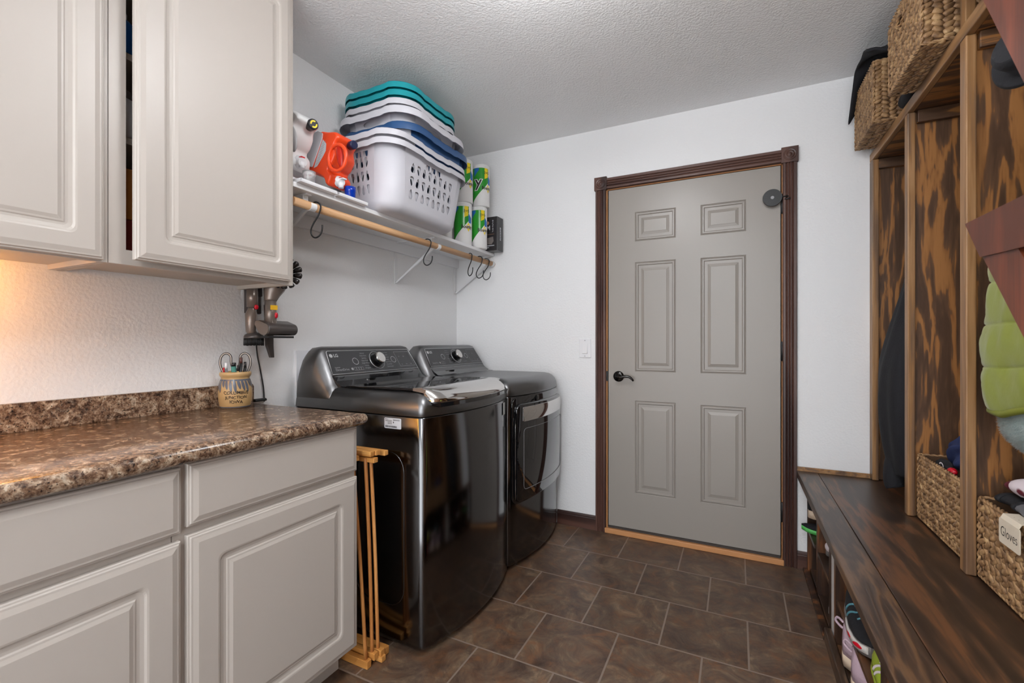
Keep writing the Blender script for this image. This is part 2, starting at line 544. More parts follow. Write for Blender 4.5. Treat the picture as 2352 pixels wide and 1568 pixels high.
# ------------------------------------------------------------------ room shell
struct('floor', MB().box(XL - .1, XR + .1, YB - .1, YF + .25, -.1, 0), M['floor'])
struct('ceiling', MB().box(XL - .1, XR + .1, YB - .1, YF + .1, ZC, ZC + .1), M['ceiling'])
struct('wall_left', MB().box(XL - .1, XL, YB - .1, YF + .1, 0, ZC), M['wall'])
struct('wall_right', MB().box(XR, XR + .1, YB - .1, YF + .1, 0, ZC), M['wall'])
# near wall, unseen; its opening is made wide to let the fill light in
mb = MB()
mb.box(XL, -1.45, YB - .1, YB, 0, ZC); mb.box(.75, XR, YB - .1, YB, 0, ZC); mb.box(-1.45, .75, YB - .1, YB, 2.36, ZC)
struct('wall_back', mb, M['wall'])
# far wall with the door opening
DX0, DX1, DZ1 = -.712, .219, 2.074
mb = MB()
mb.prism([(XL, 0), (DX0, 0), (DX0, DZ1), (DX1, DZ1), (DX1, 0), (XR, 0), (XR, ZC), (XL, ZC)],
         lambda x, z: (x, YF + .12, z), lambda x, z: (x, YF, z))
struct('wall_far', mb, M['wall'])
struct('wall_beyond_door', MB().box(-1.2, .7, YF + .2, YF + .25, 0, 2.3), M['trim'])

# ------------------------------------------------------------------ door
SX0, SX1, SZ0, SZ1 = -.6965, .2065, .042, 2.0605
FY = YF + .006            # face of the slab

def panel_rings(mb, x0, x1, z0, z1, prof, fn, r=0., n=4, mi=0, cap=True):
    """concentric (rounded) rectangles; prof = [(inset, depth, radius)]"""
    rings = []
    for ins, d, rad in prof:
        rings.append([fn(a, b, d) for a, b in rrect(x0 + ins, x1 - ins, z0 + ins, z1 - ins, max(rad, 1e-4), n)])
    mb.loft(rings, True, (False, cap), mi, False)

dr = MB()
def dpx(l, r, t, bt):          # panel rectangle from its outer moulding in the photograph
    p, q = at(l, (t[0] + bt[0]) / 2, Y=YF), at(r, (t[1] + bt[1]) / 2, Y=YF)
    z1 = at(l, t[0], Y=YF).z; z0 = at(l, bt[0], Y=YF).z
    return (p.x, q.x, z0, z1)
PL = [dpx(1458, 1552, (487, 476), (554, 548)), dpx(1458, 1552, (602, 596), (853, 857)), dpx(1458, 1552, (920, 926), (1133, 1146)),
      dpx(1609, 1714, (470, 456), (540, 532)), dpx(1609, 1714, (592, 584), (857, 861)), dpx(1609, 1714, (930, 935), (1154, 1169))]
holes = [[(p[0], p[2]), (p[1], p[2]), (p[1], p[3]), (p[0], p[3])] for p in PL]
outer = [(SX0, SZ0), (SX1, SZ0), (SX1, SZ1), (SX0, SZ1)]
dr.poly([outer, *holes], lambda x, z: (x, FY, z))
dr.box(SX0, SX1, FY + .004, FY + .04, SZ0, SZ1)
dr.box(SX0, SX0 + .002, FY, FY + .01, SZ0, SZ1); dr.box(SX1 - .002, SX1, FY, FY + .01, SZ0, SZ1)
for p in PL:
    panel_rings(dr, *p, [(0, 0, 0), (.004, .004, 0), (.010, -.001, 0), (.016, -.001, 0), (.022, .0055, 0), (.030, .0055, 0), (.050, .0005, 0), (.052, -.0005, 0)],
                lambda x, z, d: (x, FY + d, z), n=1)
door = struct('door_1', dr, M['door'])
door['label'] = 'taupe six-panel door in a dark brown casing on the far wall'
# lever handle
hx, hz = at(1421, 864, Y=FY).x, at(1421, 864, Y=FY).z
h = MB()
h.lathe([(.032, 0), (.032, -.003), (.028, -.007), (.020, -.010), (.013, -.011), (.012, -.030), (.014, -.034), (.014, -.048), (.001, -.05)], (hx, FY, hz), 32, axis='y')
lev = spline([(hx, FY - .042, hz), (hx + .02, FY - .046, hz - .002), (hx + .045, FY - .046, hz + .004), (hx + .07, FY - .044, hz + .002), (hx + .088, FY - .042, hz - .012), (hx + .094, FY - .040, hz - .022)], 6)
h.tube(lev, [.011 - .006 * i / (len(lev) - 1) for i in range(len(lev))], 10)
obj('handle', h, mat('dark_nickel', (.05, .048, .046), .12, 1.0), door, label='dark nickel lever handle')
obj('latch_plate', MB().box(SX0 - .012, SX0 - .001, FY - .004, FY + .002, hz - .03, hz + .03), M['black'], door)
for zt in (1.86, 1.10, .27):
    g = MB(); g.lathe([(.006, zt - .05), (.007, zt - .049), (.007, zt + .049), (.006, zt + .05)], (SX1 + .005, FY - .006, 0), 10)
    g.box(SX1 + .001, SX1 + .011, FY - .002, FY + .004, zt - .05, zt + .05)
    obj('hinge', g, M['blackmetal'], door)
# round bumper of the hinge-pin stop
c = at(1774, 454, Y=FY - .03)
g = MB(); g.lathe([(.001, -.004), (.0435, -.004), (.0445, 0), (.0435, .004), (.001, .004)], (c.x, c.y, c.z), 36, axis='y', sm=False)
g.lathe([(.008, -.0055), (.008, -.004)], (c.x, c.y, c.z), 16, axis='y', mi=1, sm=False)
g.tube([(c.x + .03, c.y, c.z), (SX1 + .006, FY - .02, c.z + .002), (SX1 + .03, FY - .03, c.z)], .004, 8)
g.tube([(SX1 + .006, FY - .016, c.z - .012), (SX1 + .04, FY - .03, c.z - .012)], .004, 8)
obj('door_stop', g, [M['black'], M['print']], door, label='black round hinge-pin door stop')

# jamb, threshold, casing
mb = MB()
mb.box(DX0, SX0 - .004, FY - .001, YF + .12, 0, DZ1); mb.box(SX1 + .004, DX1, FY - .001, YF + .12, 0, DZ1); mb.box(DX0, DX1, FY - .001, YF + .12, SZ1 + .004, DZ1)
struct('trim_1', mb, M['jamb'])
mb = MB(); mb.box(DX0, DX1, YF - .022, YF + .12, 0.0005, .030)
sill = struct('trim_2', mb, M['jamb'], bevel=.003)
mb = MB(); mb.box(SX0 + .002, SX1 - .002, YF - .004, FY + .03, .0305, .041)
struct('trim_3', mb, mat('door_sweep', lin(58, 50, 46), .5))

def fluted(w, t=.017, n=3):
    """casing section: (across, out)"""
    pts = [(0, 0), (0, t * .8), (w * .05, t), (w * .16, t)]
    for k in range(n):
        a = w * (.20 + .205 * k)
        pts += [(a, t), (a + w * .03, t * .62), (a + w * .08, t * .5), (a + w * .13, t * .62), (a + w * .16, t)]
    pts += [(w * .86, t), (w * .95, t), (w, t * .8), (w, 0)]
    return pts
def casing_v(x0, x1, z0, z1):
    sec = fluted(x1 - x0)
    return MB().loft([[(x0 + a, YF - d, z) for a, d in sec] for z in (z0, z1)], True, (True, True), 0, False)
struct('trim_4', casing_v(-.770, -.706, 0, 2.066), M['trim'])
struct('trim_5', casing_v(.213, .2765, 0, 2.066), M['trim'])
sec = fluted(.066)
struct('trim_6', MB().loft([[(x, YF - d, 2.068 + a) for a, d in sec] for x in (-.70, .207)], True, (True, True), 0, False), M['trimx'])
def rosette(x0, x1, z0, z1):
    m_ = MB(); t = .023
    m_.box(x0, x1, YF - t, YF, z0, z1)
    cx, cz = (x0 + x1) / 2, (z0 + z1) / 2; R = (x1 - x0) * .40
    pr = [(R, -.0005), (R * .95, .003), (R * .86, .004), (R * .78, 0), (R * .66, -.002 + .003), (R * .58, .004), (R * .48, .004), (R * .40, .001), (R * .28, .001), (R * .22, .004), (R * .10, .005), (.0003, .005)]
    rings = [[(cx + r * math.cos(a), YF - t - h_, cz + r * math.sin(a)) for a in [2 * math.pi * k / 36 for k in range(36)]] for r, h_ in pr]
    m_.loft(rings, True, (False, True), 0, True)
    return m_
struct('trim_7', rosette(-.775, -.700, 2.064, 2.142), M['trim'])
struct('trim_8', rosette(.207, .282, 2.064, 2.142), M['trim'])

bs = [(0, 0), (.012, 0), (.012, .066), (.010, .070), (.010, .074), (.006, .080), (.004, .086), (0, .086)]
def baseboard(x0, x1):
    return MB().loft([[(x, YF - a, z) for a, z in bs] for x in (x0, x1)], True, (True, True), 0, False)
struct('baseboard_far', baseboard(-1.02, -.770), M['trimx'])
struct('baseboard_far_right', baseboard(.2765, XR), M['trimx'])
bb = MB().loft([[(XL + a, y, z) for a, z in bs] for y in (1.2, YF)], True, (True, True), 0, False)
struct('baseboard_left', bb, M['trimx'])

# light switch
sx0, sx1, sz0, sz1 = at(1331, 800, Y=YF).x, at(1357.7, 800, Y=YF).x, at(1344, 821.4, Y=YF).z, at(1344, 777.7, Y=YF).z
sw = MB().box(sx0, sx1, YF - .006, YF, sz0, sz1)
t = thing('light_switch', 'white rocker light switch on the wall left of the door casing', 'light switch', ((sx0 + sx1) / 2, YF, sz0))
obj('wall_plate', sw, M['whiteplastic'], t, bevel=.003, seg=3)
cx = (sx0 + sx1) / 2; cz = (sz0 + sz1) / 2
r = MB(); r.add([(cx - .0165, YF - .007, cz - .033), (cx + .0165, YF - .007, cz - .033), (cx + .0165, YF - .007, cz + .033), (cx - .0165, YF - .007, cz + .033),
                 (cx - .0155, YF - .013, cz - .031), (cx + .0155, YF - .013, cz - .031), (cx + .0155, YF - .0075, cz + .031), (cx - .0155, YF - .0075, cz + .031)],
                [(4, 5, 6, 7), (0, 1, 5, 4), (1, 2, 6, 5), (2, 3, 7, 6), (3, 0, 4, 7)])
obj('rocker', r, M['whiteplastic'], t)
for dz in (.048, -.048):
    s_ = MB(); s_.lathe([(.003, 0), (.003, -.001), (.0005, -.0012)], (cx, YF - .006, cz + dz), 10, axis='y')
    obj('screw', s_, M['print'], t)

# ------------------------------------------------------------------ ceiling lights (main globe, and a rear globe added as fill)
def flush_light(x, y, m, label, R=.17, drop=.06):
    t = thing('ceiling_light', label, 'ceiling light', (x, y, ZC))
    b = MB(); b.lathe([(.001, ZC - .001), (.07, ZC - .001), (.07, ZC - .022), (.001, ZC - .022)], (x, y, 0), 36)
    obj('base', b, M['whiteplastic'], t)
    d = MB()
    mb = MB(); mb.tube([(x, y, ZC - .022), (x, y, ZC - .03 - drop)], .012, 12); obj('stem', mb, M['whiteplastic'], t)
    pr = [(.05, ZC - .0225 - drop)] + [(R * math.sin(a), ZC - drop - .095 + .072 * math.cos(a)) for a in [math.radians(24 + 156 * k / 14) for k in range(14)]] + [(.001, ZC - drop - .167)]
    d.lathe(pr, (x, y, 0), 36)
    obj('diffuser', d, m, t, label='glowing white globe')
flush_light(-.45, 1.12, M['lamp'], 'white globe ceiling light over the middle of the room')
flush_light(-.15, -.75, M['lampfill'], 'white globe fill light added behind the camera, out of view', drop=.12)  # unseen globe, added to brighten the room from behind the camera

# ------------------------------------------------------------------ cabinets
def raised_front(name, parent, X, y0, y1, z0, z1, t=.02, frame=.062, raised=True, hinge=None, ang=0., dy=0.):
    """thermofoil door or drawer front facing +X, back on plane X"""
    m_ = MB()
    fn = lambda a, b, d: (X + d, a, b)
    prof = [(0, 0, .0015), (0, t - .010, .0015), (.002, t - .0075, .0015), (.005, t - .007, .0015), (.007, t - .004, .0015), (.011, t - .0035, .0015), (.022, t, .0015)]
    if raised:
        prof += [(frame - .004, t, .016), (frame, t - .001, .018), (frame + .004, t - .004, .018), (frame + .012, t - .0055, .012), (frame + .016, t - .0055, .006), (frame + .018, t - .0055, .001), (frame + .021, t - .0035, .001), (frame + .025, t - .003, .001), (frame + .033, t + .0, .001)]
    rings = [[fn(a + (dy if i >= frame - .005 else 0), b, d) for a, b in rrect(y0 + i, y1 - i, z0 + i, z1 - i, r_, 5)] for i, d, r_ in prof]
    m_.loft(rings, True, (True, True), 0, False)
    if hinge is not None:
        hy = hinge
        mt = Matrix.Translation((X, hy, 0)) @ Matrix.Rotation(ang, 4, 'Z') @ Matrix.Translation((-X, -hy, 0))
        m_.xform(mt)
    return obj(name, m_, M['cab'], parent)

UF = -1.476      # plane of the upper face frames
UZ0 = 1.357
# upper right cabinet
t = thing('upper_cabinet', 'greige upper cabinet with its raised-panel door ajar, nearest the laundry shelf', 'cabinet', (XL, .88, UZ0))
y0, y1 = .602, 1.155
mb = MB()
mb.box(XL + .001, UF - .019, y0 + .001, y0 + .017, UZ0, ZC - .01); mb.box(XL + .001, UF - .019, y1 - .016, y1, UZ0, ZC - .01)
mb.box(XL + .001, UF - .02, y0 + .017, y1 - .016, UZ0 + .014, UZ0 + .028); mb.box(XL + .001, XL + .006, y0 + .017, y1 - .016, UZ0 + .028, ZC - .02)
obj('carcass', mb, M['cabin'], t)
mb = MB()
mb.box(UF - .019, UF, y0, .640, UZ0, ZC - .002); mb.box(UF - .019, UF, y1 - .035, y1, UZ0, ZC - .002)
mb.box(UF - .019, UF, .640, y1 - .035, UZ0, UZ0 + .040); mb.box(UF - .019, UF, .640, y1 - .035, ZC - .04, ZC - .002)
obj('face_frame', mb, M['cab'], t)
raised_front('door', t, UF + .001, .641, 1.137, 1.368, ZC - .025, hinge=1.137, ang=math.radians(3.2), frame=.061, dy=.010)
for z in (1.700, 1.935, 2.135):
    obj('shelf', MB().box(XL + .007, UF - .045, y0 + .018, y1 - .017, z, z + .018), M['cabin'], t)
CAB_SHELVES = (UZ0 + .028, 1.718, 1.953, 2.153)
# upper left cabinet
t = thing('upper_cabinet', 'greige upper cabinet cut by the left edge, warm lamp glowing beneath it', 'cabinet', (XL, .2, UZ0))
y0, y1 = -.16, .600
mb = MB()
mb.box(XL + .001, UF - .019, y0, y0 + .016, UZ0, ZC - .01); mb.box(XL + .001, UF - .019, y1 - .016, y1, UZ0, ZC - .01)
mb.box(XL + .001, UF - .02, y0 + .016, y1 - .016, UZ0 + .014, UZ0 + .028)
obj('carcass', mb, M['cab'], t)
mb = MB(); mb.box(UF - .019, UF, y0, y1, UZ0, UZ0 + .04); mb.box(UF - .019, UF, y1 - .02, y1, UZ0 + .04, ZC - .002); mb.box(UF - .019, UF, y0, y0 + .03, UZ0 + .04, ZC - .002)
obj('face_frame', mb, M['cab'], t)
raised_front('door', t, UF + .001, .235, .588, 1.360, ZC - .025, frame=.060)
raised_front('door', t, UF + .001, -.15, .228, 1.360, ZC - .025, frame=.060)
# warm strip under the left cabinet
t = thing('under_cabinet_light', 'warm glowing strip light under the left upper cabinet', 'light', (-1.62, .25, UZ0))
for yy in (.02, .43):
    obj('lamp_holder', MB().box(-1.632, -1.608, yy - .012, yy + .012, UZ0 - .010, UZ0 + .0135), M['whiteplastic'], t)
mb = MB(); mb.tube([(-1.62, .033, UZ0 - .001), (-1.62, .417, UZ0 - .001)], .008, 14)
obj('tube', mb, M['lampw'], t, label='glowing warm tube')

# base cabinets
BF = -1.180     # face frame plane
def base_cabinet(y0, y1, label, right_end):
    t = thing('base_cabinet', label, 'cabinet', ((XL + BF) / 2, (y0 + y1) / 2, 0))
    mb = MB()
    mb.box(XL + .001, BF - .019, y0 + .0005, y0 + .017, .105, .862); mb.box(XL + .001, BF - .019, y1 - .017, y1 - .0005, .105, .862)
    mb.box(XL + .001, BF - .019, y0 + .017, y1 - .017, .105, .12)
    obj('carcass', mb, M['cab'], t)
    mb = MB()
    mb.box(BF - .019, BF, y0 + .0005, y0 + .038, .105, .862); mb.box(BF - .019, BF, y1 - .038, y1 - .0005, .105, .862)
    mb.box(BF - .019, BF, y0 + .038, y1 - .038, .825, .862); mb.box(BF - .019, BF, y0 + .038, y1 - .038, .675, .72); mb.box(BF - .019, BF, y0 + .038, y1 - .038, .105, .14)
    obj('face_frame', mb, M['cab'], t)
    mb = MB(); mb.box(XL + .001, -1.255, y0 + .001, y1 - .001, .0005, .105)
    obj('toe_kick', mb, M['cab'], t)
    return t
t = base_cabinet(.60, 1.166, 'greige base cabinet with a drawer over a raised-panel door, next to the washer', True)
raised_front('drawer_front', t, BF + .001, .6265, 1.164, .709, .860, raised=False)
raised_front('door', t, BF + .001, .6265, 1.165, .109, .689, frame=.072)
t = base_cabinet(.03, .599, 'greige base cabinet with a drawer and door, cut by the left edge of the photo', False)
raised_front('drawer_front', t, BF + .001, .055, .6145, .700, .855, raised=False)
raised_front('door', t, BF + .001, .055, .6135, .109, .683, frame=.072)
t = base_cabinet(-.60, .029, 'greige base cabinet beside the camera, out of the frame', False)
raised_front('door', t, BF + .001, -.57, .02, .109, .855, frame=.072)

# worktop with rolled front edge, rounded right-hand end and backsplash
ct = thing('countertop', 'brown and black granite-look laminate worktop with a rolled edge and backsplash', 'worktop', (-1.46, .3, .863))
CF = -1.137; CT = .902; CBt = .8645
sec = [(XL + .0005, CBt), (CF - .02, CBt)]
for k in range(9):
    a = -math.pi / 2 + math.pi * k / 8
    sec.append((CF - .019 + .019 * math.cos(a), (CT + CBt) / 2 + (CT - CBt) / 2 * math.sin(a)))
sec += [(CF - .05, CT), (XL + .0005, CT)]
mb = MB()
mb.loft([[(x, y, z) for x, z in sec] for y in (-.9, 1.178)], True, (True, False), 0, False)
# rounded end: shrink the section towards the right end
rings = []
for k in range(7):
    a = math.pi / 2 * k / 6
    e = 1 - (1 - math.cos(a)) * 1.0
    y = 1.178 + .017 * math.sin(a)
    rings.append([((x if x < XL + .01 else x - .017 * (1 - math.cos(a))), y, (CT + CBt) / 2 + (z - (CT + CBt) / 2) * max(.06, math.cos(a) ** .6)) for x, z in sec])
mb.loft(rings, True, (False, True), 0, False)
obj('top', mb, M['granite'], ct, smooth=True, weld=True)
mb = MB(); bs_o = [(-.9, CT + .0003), (1.198, CT + .0003), (1.198, CT + .065), (1.194, CT + .074), (1.186, CT + .079), (-.9, CT + .079)]
mb.prism(bs_o, lambda y, z: (XL + .0005, y, z), lambda y, z: (XL + .018, y, z))
obj('backsplash', mb, M['granite'], ct, bevel=.004)

# ------------------------------------------------------------------ washer and dryer
W_ = .686
XB_ = -1.690          # back plane
XFc = -1.013          # front plane at the corners
BULGE = .052

def plan(Y0, inset=0., n=14, rc=.028):
    """body outline seen from above, CCW; front (+X) bowed"""
    y0, y1 = Y0 + inset, Y0 + W_ - inset
    xb, xf = XB_ + inset * .2, XFc - inset
    pts = [(xb, y1), (xb, y0)]
    for k in range(6):
        a = -math.pi / 2 + (math.pi / 2 - .28) * k / 5
        pts.append((xf - rc + rc * math.cos(a), y0 + rc + rc * math.sin(a)))
    for k in range(1, n):
        q = k / n
        pts.append((xf + (BULGE) * (1 - (2 * q - 1) ** 2), y0 + rc * .75 + (y1 - y0 - rc * 1.5) * q))
    for k in range(6):
        a = .28 + (math.pi / 2 - .28) * k / 5
        pts.append((xf - rc + rc * math.cos(a), y1 - rc + rc * math.sin(a)))
    return pts

def front_x(Y0, y):
    q = min(1, max(0, (y - Y0) / W_))
    return XFc + BULGE * (1 - (2 * q - 1) ** 2)

def machine(kind, Y0, label):
    t = thing(kind, label, 'washer' if kind == 'washing_machine' else 'dryer', (XB_ + .33, Y0 + W_ / 2, 0))
    ring = lambda z, i: [(x, y, z) for x, y in plan(Y0, i)]
    mb = MB(); mb.loft([ring(.001, .03), ring(.03, .03)], True, (True, True), 0, False)
    obj('plinth', mb, M['black'], t)
    mb = MB(); mb.loft([ring(.022, .006), ring(.028, .001), ring(.04, 0), ring(.868, 0), ring(.872, .003)], True, (True, True), 0, True)
    obj('body', mb, M['steel'], t)
    # stamped side recess on the left panel
    mb = MB()
    path = []
    o = rrect(-1.34, -1.105, .16, .735, .07, 6)
    mb.tube([(x, Y0 - .0005, z) for x, z in o], .0016, 6, loop=True)
    obj('side_emboss', mb, M['steel'], t)
    # domed top deck
    mb = MB()
    mb.loft([ring(.873, .002), ring(.876, 0), ring(.905, .003), ring(.925, .010), ring(.942, .022), ring(.953, .038), ring(.958, .055), ring(.960, .075)], True, (True, True), 0, True)
    obj('top_deck', mb, M['steel_top'], t)
    # console: section (x from back, z), squeezed to a quarter ellipse at both ends
    sec = [(.0, .90), (.0, 1.07), (.008, 1.105), (.028, 1.124), (.060, 1.128), (.084, 1.122), (.095, 1.110), (.156, 1.008), (.176, .975), (.196, .955), (.205, .93), (.1, .90)]
    rings = []
    ys = [0, .004, .012, .024, .04, .058, .08, W_ / 2, W_ - .08, W_ - .058, W_ - .04, W_ - .024, W_ - .012, W_ - .004, W_]
    for y in ys:
        e = min(y, W_ - y)
        q = min(1, e / .075)
        s = math.sqrt(max(0, 1 - (1 - q) ** 2.4))
        s = .12 + .88 * s
        rings.append([(XB_ + x * (.97 + .03 * s) , Y0 + .006 + y * (W_ - .012) / W_, .91 + (z - .91) * s if z > .91 else z) for x, z in sec])
    mb = MB(); mb.loft(rings, True, (True, True), 0, True)
    cons = obj('console', mb, M['steel_top'], t)
    # glass control panel lying on the sloped front: a = across (m), b = up the slope
    P0 = Vector((XB_ + .157, 0, 1.0075)); P1 = Vector((XB_ + .0955, 0, 1.1105))
    up = (P1 - P0).normalized(); nrm = Vector((up.z, 0, -up.x))
    Hs = (P1 - P0).length
    def on(a, b, h=.0015):
        p = P0 + up * b + nrm * h
        return (p.x, Y0 + a, p.z)
    yl, yr = .052, W_ - .052
    out = [(yl + .02, .001), (yr - .02 + .004, .001), (yr - .024, Hs - .004), (yl + .020, Hs - .004)]
    outl = [(yl + .004, .001), (yr - .004, .001)] + [(yr - .030 + .012 * math.cos(a), Hs - .016 + .012 * math.sin(a)) for a in [math.pi / 2 * k / 5 for k in range(6)]] + [(yl + .030 + .012 * math.cos(a), Hs - .016 + .012 * math.sin(a)) for a in [math.pi / 2 + math.pi / 2 * k / 5 for k in range(6)]]
    mb = MB(); mb.prism(outl, lambda a, b: on(a, b, -.001), lambda a, b: on(a, b, .0015))
    cp = obj('control_panel', mb, M['panel'], t)
    mb = MB(); mb.tube([on(a, b, .0018) for a, b in outl], .0015, 6, loop=True)
    obj('panel_edge', mb, M['silver'], cp, label='thin silver outline')
    # printing
    mb = MB()
    lx, lz = .088, Hs - .028
    sc = 1.0
    ring_ = lambda cx, cy, r, n=24: [(cx + r * math.cos(2 * math.pi * k / n), cy + r * math.sin(2 * math.pi * k / n)) for k in range(n)]
    pf = lambda a, b: on(a, b, .0021)
    mb.poly([ring_(lx, lz, .0092)], pf)
    put_text(mb, 'LG', .021, lambda x, y: pf(lx + .027 + x, lz + y), bold=.0006)
    obj('brand_mark', mb, M['silver'], cp, label='silver brand mark')
    for cx in (.215, .470):
        mb = MB(); mb.poly([ring_(cx, Hs * .50, .0175), ring_(cx, Hs * .50, .0155)], pf)
        obj('ring_button', mb, M['silver'], cp, label='silver ring button')
    mb = MB()
    dx0, dx1, dz0, dz1 = .497, .617, .018, Hs - .016
    mb.poly([[(dx0 + .004, dz0), (dx1 - .001, dz0), (dx1 - .010, dz1), (dx0 - .003, dz1)], [(dx0 + .0056, dz0 + .0014), (dx1 - .0026, dz0 + .0014), (dx1 - .0112, dz1 - .0014), (dx0 - .0016, dz1 - .0014)]], pf)
    obj('display_outline', mb, M['print'], cp)
    mb = MB()
    words_l = ['Normal', 'Heavy Duty', 'Bedding', 'Deep Wash', 'Bright Whites', 'Sanitary', 'Allergiene'] if kind == 'washing_machine' else ['Normal', 'Heavy Duty', 'Bedding', 'Towels', 'Perm. Press', 'Delicates', 'Antibacterial']
    words_r = ['Tub Clean', 'Towels', 'Delicates', 'Jumbo', 'Speed Wash', 'Rinse+Spin', 'Downloaded'] if kind == 'washing_machine' else ['Steam', 'Refresh', 'Sensor', 'Speed Dry', 'Time Dry', 'Air Dry', 'Downloaded']
    for words, cx_ in ((words_l, .274), (words_r, .428)):
        mb = MB()
        for k in range(7):
            z = Hs - .020 - k * .0130
            put_text(mb, words[k], .0085, lambda x, y, z=z, cx_=cx_: pf(cx_ + x, z + y))
        obj('cycle_text', mb, M['print'], cp, label='small grey cycle names')
    mb = MB()
    if kind == 'washing_machine':
        put_text(mb, 'Inverter', .009, lambda x, y: pf(.098 + x, .033 + y))
        put_text(mb, 'DirectDrive', .0155, lambda x, y: pf(.121 + x, .021 + y))
        mb.poly([ring_(.178, .022, .0065)], pf)
        for k in range(4):
            a0 = .188 + k * .0145
            mb.poly([[(a0, .014), (a0 + .0135, .014), (a0 + .0135, .029), (a0, .029)], [(a0 + .001, .015), (a0 + .0125, .015), (a0 + .0125, .028), (a0 + .001, .028)]], pf)
    else:
        put_text(mb, 'SensorDry', .0125, lambda x, y: pf(.115 + x, .022 + y))
        mb.poly([ring_(.158, .022, .0060)], pf)
        for k in range(3):
            a0 = .168 + k * .0145
            mb.poly([[(a0, .014), (a0 + .0135, .014), (a0 + .0135, .029), (a0, .029)], [(a0 + .001, .015), (a0 + .0125, .015), (a0 + .0125, .028), (a0 + .001, .028)]], pf)
    obj('drive_mark', mb, M['print'], cp)
    mb = MB()
    for k in range(5):
        mb = MB(); put_text(mb, 'Signal'[:3 + k % 3], .007, lambda x, y, k=k: pf(.520 + (k % 3) * .036 + x, (.030 if k < 3 else .075) + y))
        obj('display_text', mb, M['print'], cp)
    # selector knob
    kc = Vector(on(.352, Hs * .50, 0)); 
    zax = nrm; xax = Vector((0, 1, 0)); yax = up
    def kring(r, h): return [tuple(kc + xax * (r * math.cos(a)) + yax * (r * math.sin(a)) + zax * h) for a in [2 * math.pi * q / 36 for q in range(36)]]
    mb = MB(); mb.loft([kring(.046, .002), kring(.045, .0045), kring(.034, .005), kring(.032, .004)], True, (False, True), 0, True)
    kb = obj('knob', mb, M['gloss'], t)
    mb = MB(); mb.loft([kring(.0465, .003), kring(.0465, .0046), kring(.0445, .005), kring(.0445, .003)], True, (False, False), 0, True)
    obj('knob_ring', mb, M['silver'], kb, label='silver ring')
    mb = MB(); mb.loft([kring(.031, .004), kring(.030, .028), kring(.029, .031)], True, (True, True), 0, True)
    obj('knob_grip', mb, M['gloss'], kb)
    mb = MB(); mb.loft([kring(.0295, .030), kring(.0285, .0335), kring(.025, .0345)], True, (True, True), 0, True)
    obj('knob_cap', mb, M['chrome'], kb, label='bright brushed cap')
    # dark well below the panel
    mb = MB()
    wl, wr = yl + .002, W_ - yl - .002
    s2 = [(XB_ + .1585, 1.005), (XB_ + .1600, 1.000), (XB_ + .178, .982), (XB_ + .206, .9635), (XB_ + .235, .9610), (XB_ + .235, .958), (XB_ + .15, .958)]
    mb.loft([[(x, Y0 + y, z) for x, z in s2] for y in (wl, wr)], True, (True, True), 0, False)
    obj('console_base', mb, M['gloss'], t)
    return t

wm = machine('washing_machine', 1.335, 'graphite top-load washing machine with a dark glass lid, next to the base cabinet')
Y0 = 1.335
# lid: glass field and chrome lip
mb = MB()
ls = [(-1.452, .9605), (-1.452, .966), (-1.25, .972), (-1.085, .9725), (-1.085, .9615)]
lid_r = []
mb.loft([[(x, y, z) for x, z in ls] for y in (Y0 + .050, Y0 + W_ - .050)], True, (True, True), 0, False)
lid = obj('lid', mb, M['gloss'], wm, bevel=.003, label='black glass lid')
mb = MB(); rings = []
N_ = 18
for k in range(N_ + 1):
    q = k / N_
    y = Y0 + .046 + (W_ - .092) * q
    e = min(q, 1 - q) * (W_ - .092)
    fx = front_x(Y0, y) + .004
    tip = .016 * max(0, 1 - e / .03) ** 2
    fx -= tip
    rings.append([(-1.100, y, .9625), (-1.100, y, .9735), (-1.07, y, .974), (-1.04, y, .969), (fx - .030, y, .957), (fx - .010, y, .940), (fx, y, .926), (fx - .003, y, .9195), (fx - .012, y, .922), (fx - .030, y, .940), (-1.05, y, .9565)])
mb.loft(rings, True, (True, True), 0, True)
obj('lid_grip', mb, M['chrome'], lid, label='polished chrome lip of the lid')
mb = MB(); rings = []
for k in range(N_ + 1):
    q = k / N_
    y = Y0 + .040 + (W_ - .080) * q
    e = min(q, 1 - q) * (W_ - .080)
    fx = front_x(Y0, y) - .0005
    lift = .012 * max(0, 1 - e / .035) ** 2
    rings.append([(fx - .05, y, .94), (fx - .012, y, .927), (fx + .0012, y, .921), (fx + .0022, y, .905 + lift), (fx - .02, y, .900 + lift)])
mb.loft(rings, True, (True, True), 0, False)
obj('lid_recess', mb, M['gloss'], wm)
# rating sticker on the left side, smart-tag sticker on the front
mb = MB()
a, b = at(883, 956.5, Y=Y0 - .001), at(921.3, 985.3, Y=Y0 - .001)
x0, x1, z0, z1 = a.x, b.x, .823, .8625
mb.prism(rrect(x0, x1, z0, z1, .004, 3), lambda x, z: (x, Y0 - .0002, z), lambda x, z: (x, Y0 - .001, z))
st = obj('rating_label', mb, M['labelgrey'], wm, label='small white rating sticker')
mb = MB(); f_ = lambda x, z: (x, Y0 - .0014, z)
w, h = x1 - x0, z1 - z0
bar = lambda u0, u1, v0, v1: mb.poly([[(x0 + w * u0, z0 + h * v0), (x0 + w * u1, z0 + h * v0), (x0 + w * u1, z0 + h * v1), (x0 + w * u0, z0 + h * v1)]], f_)
mb.poly([[(x0 + w * .09 + .002 * math.cos(k), z0 + h * .88 + .002 * math.sin(k)) for k in [i * .6283 for i in range(10)]]], f_)
put_text(mb, 'LG', .006, lambda x, y: f_(x0 + w * .19 + x, z0 + h * .88 + y))
for v in (.86, .79): bar(.52, .92, v - .015, v + .02)
for v in (.76, .70): bar(.06, .45, v - .012, v + .015)
for v in (.62, .55, .48, .42): bar(.20, .46, v - .01, v + .012)
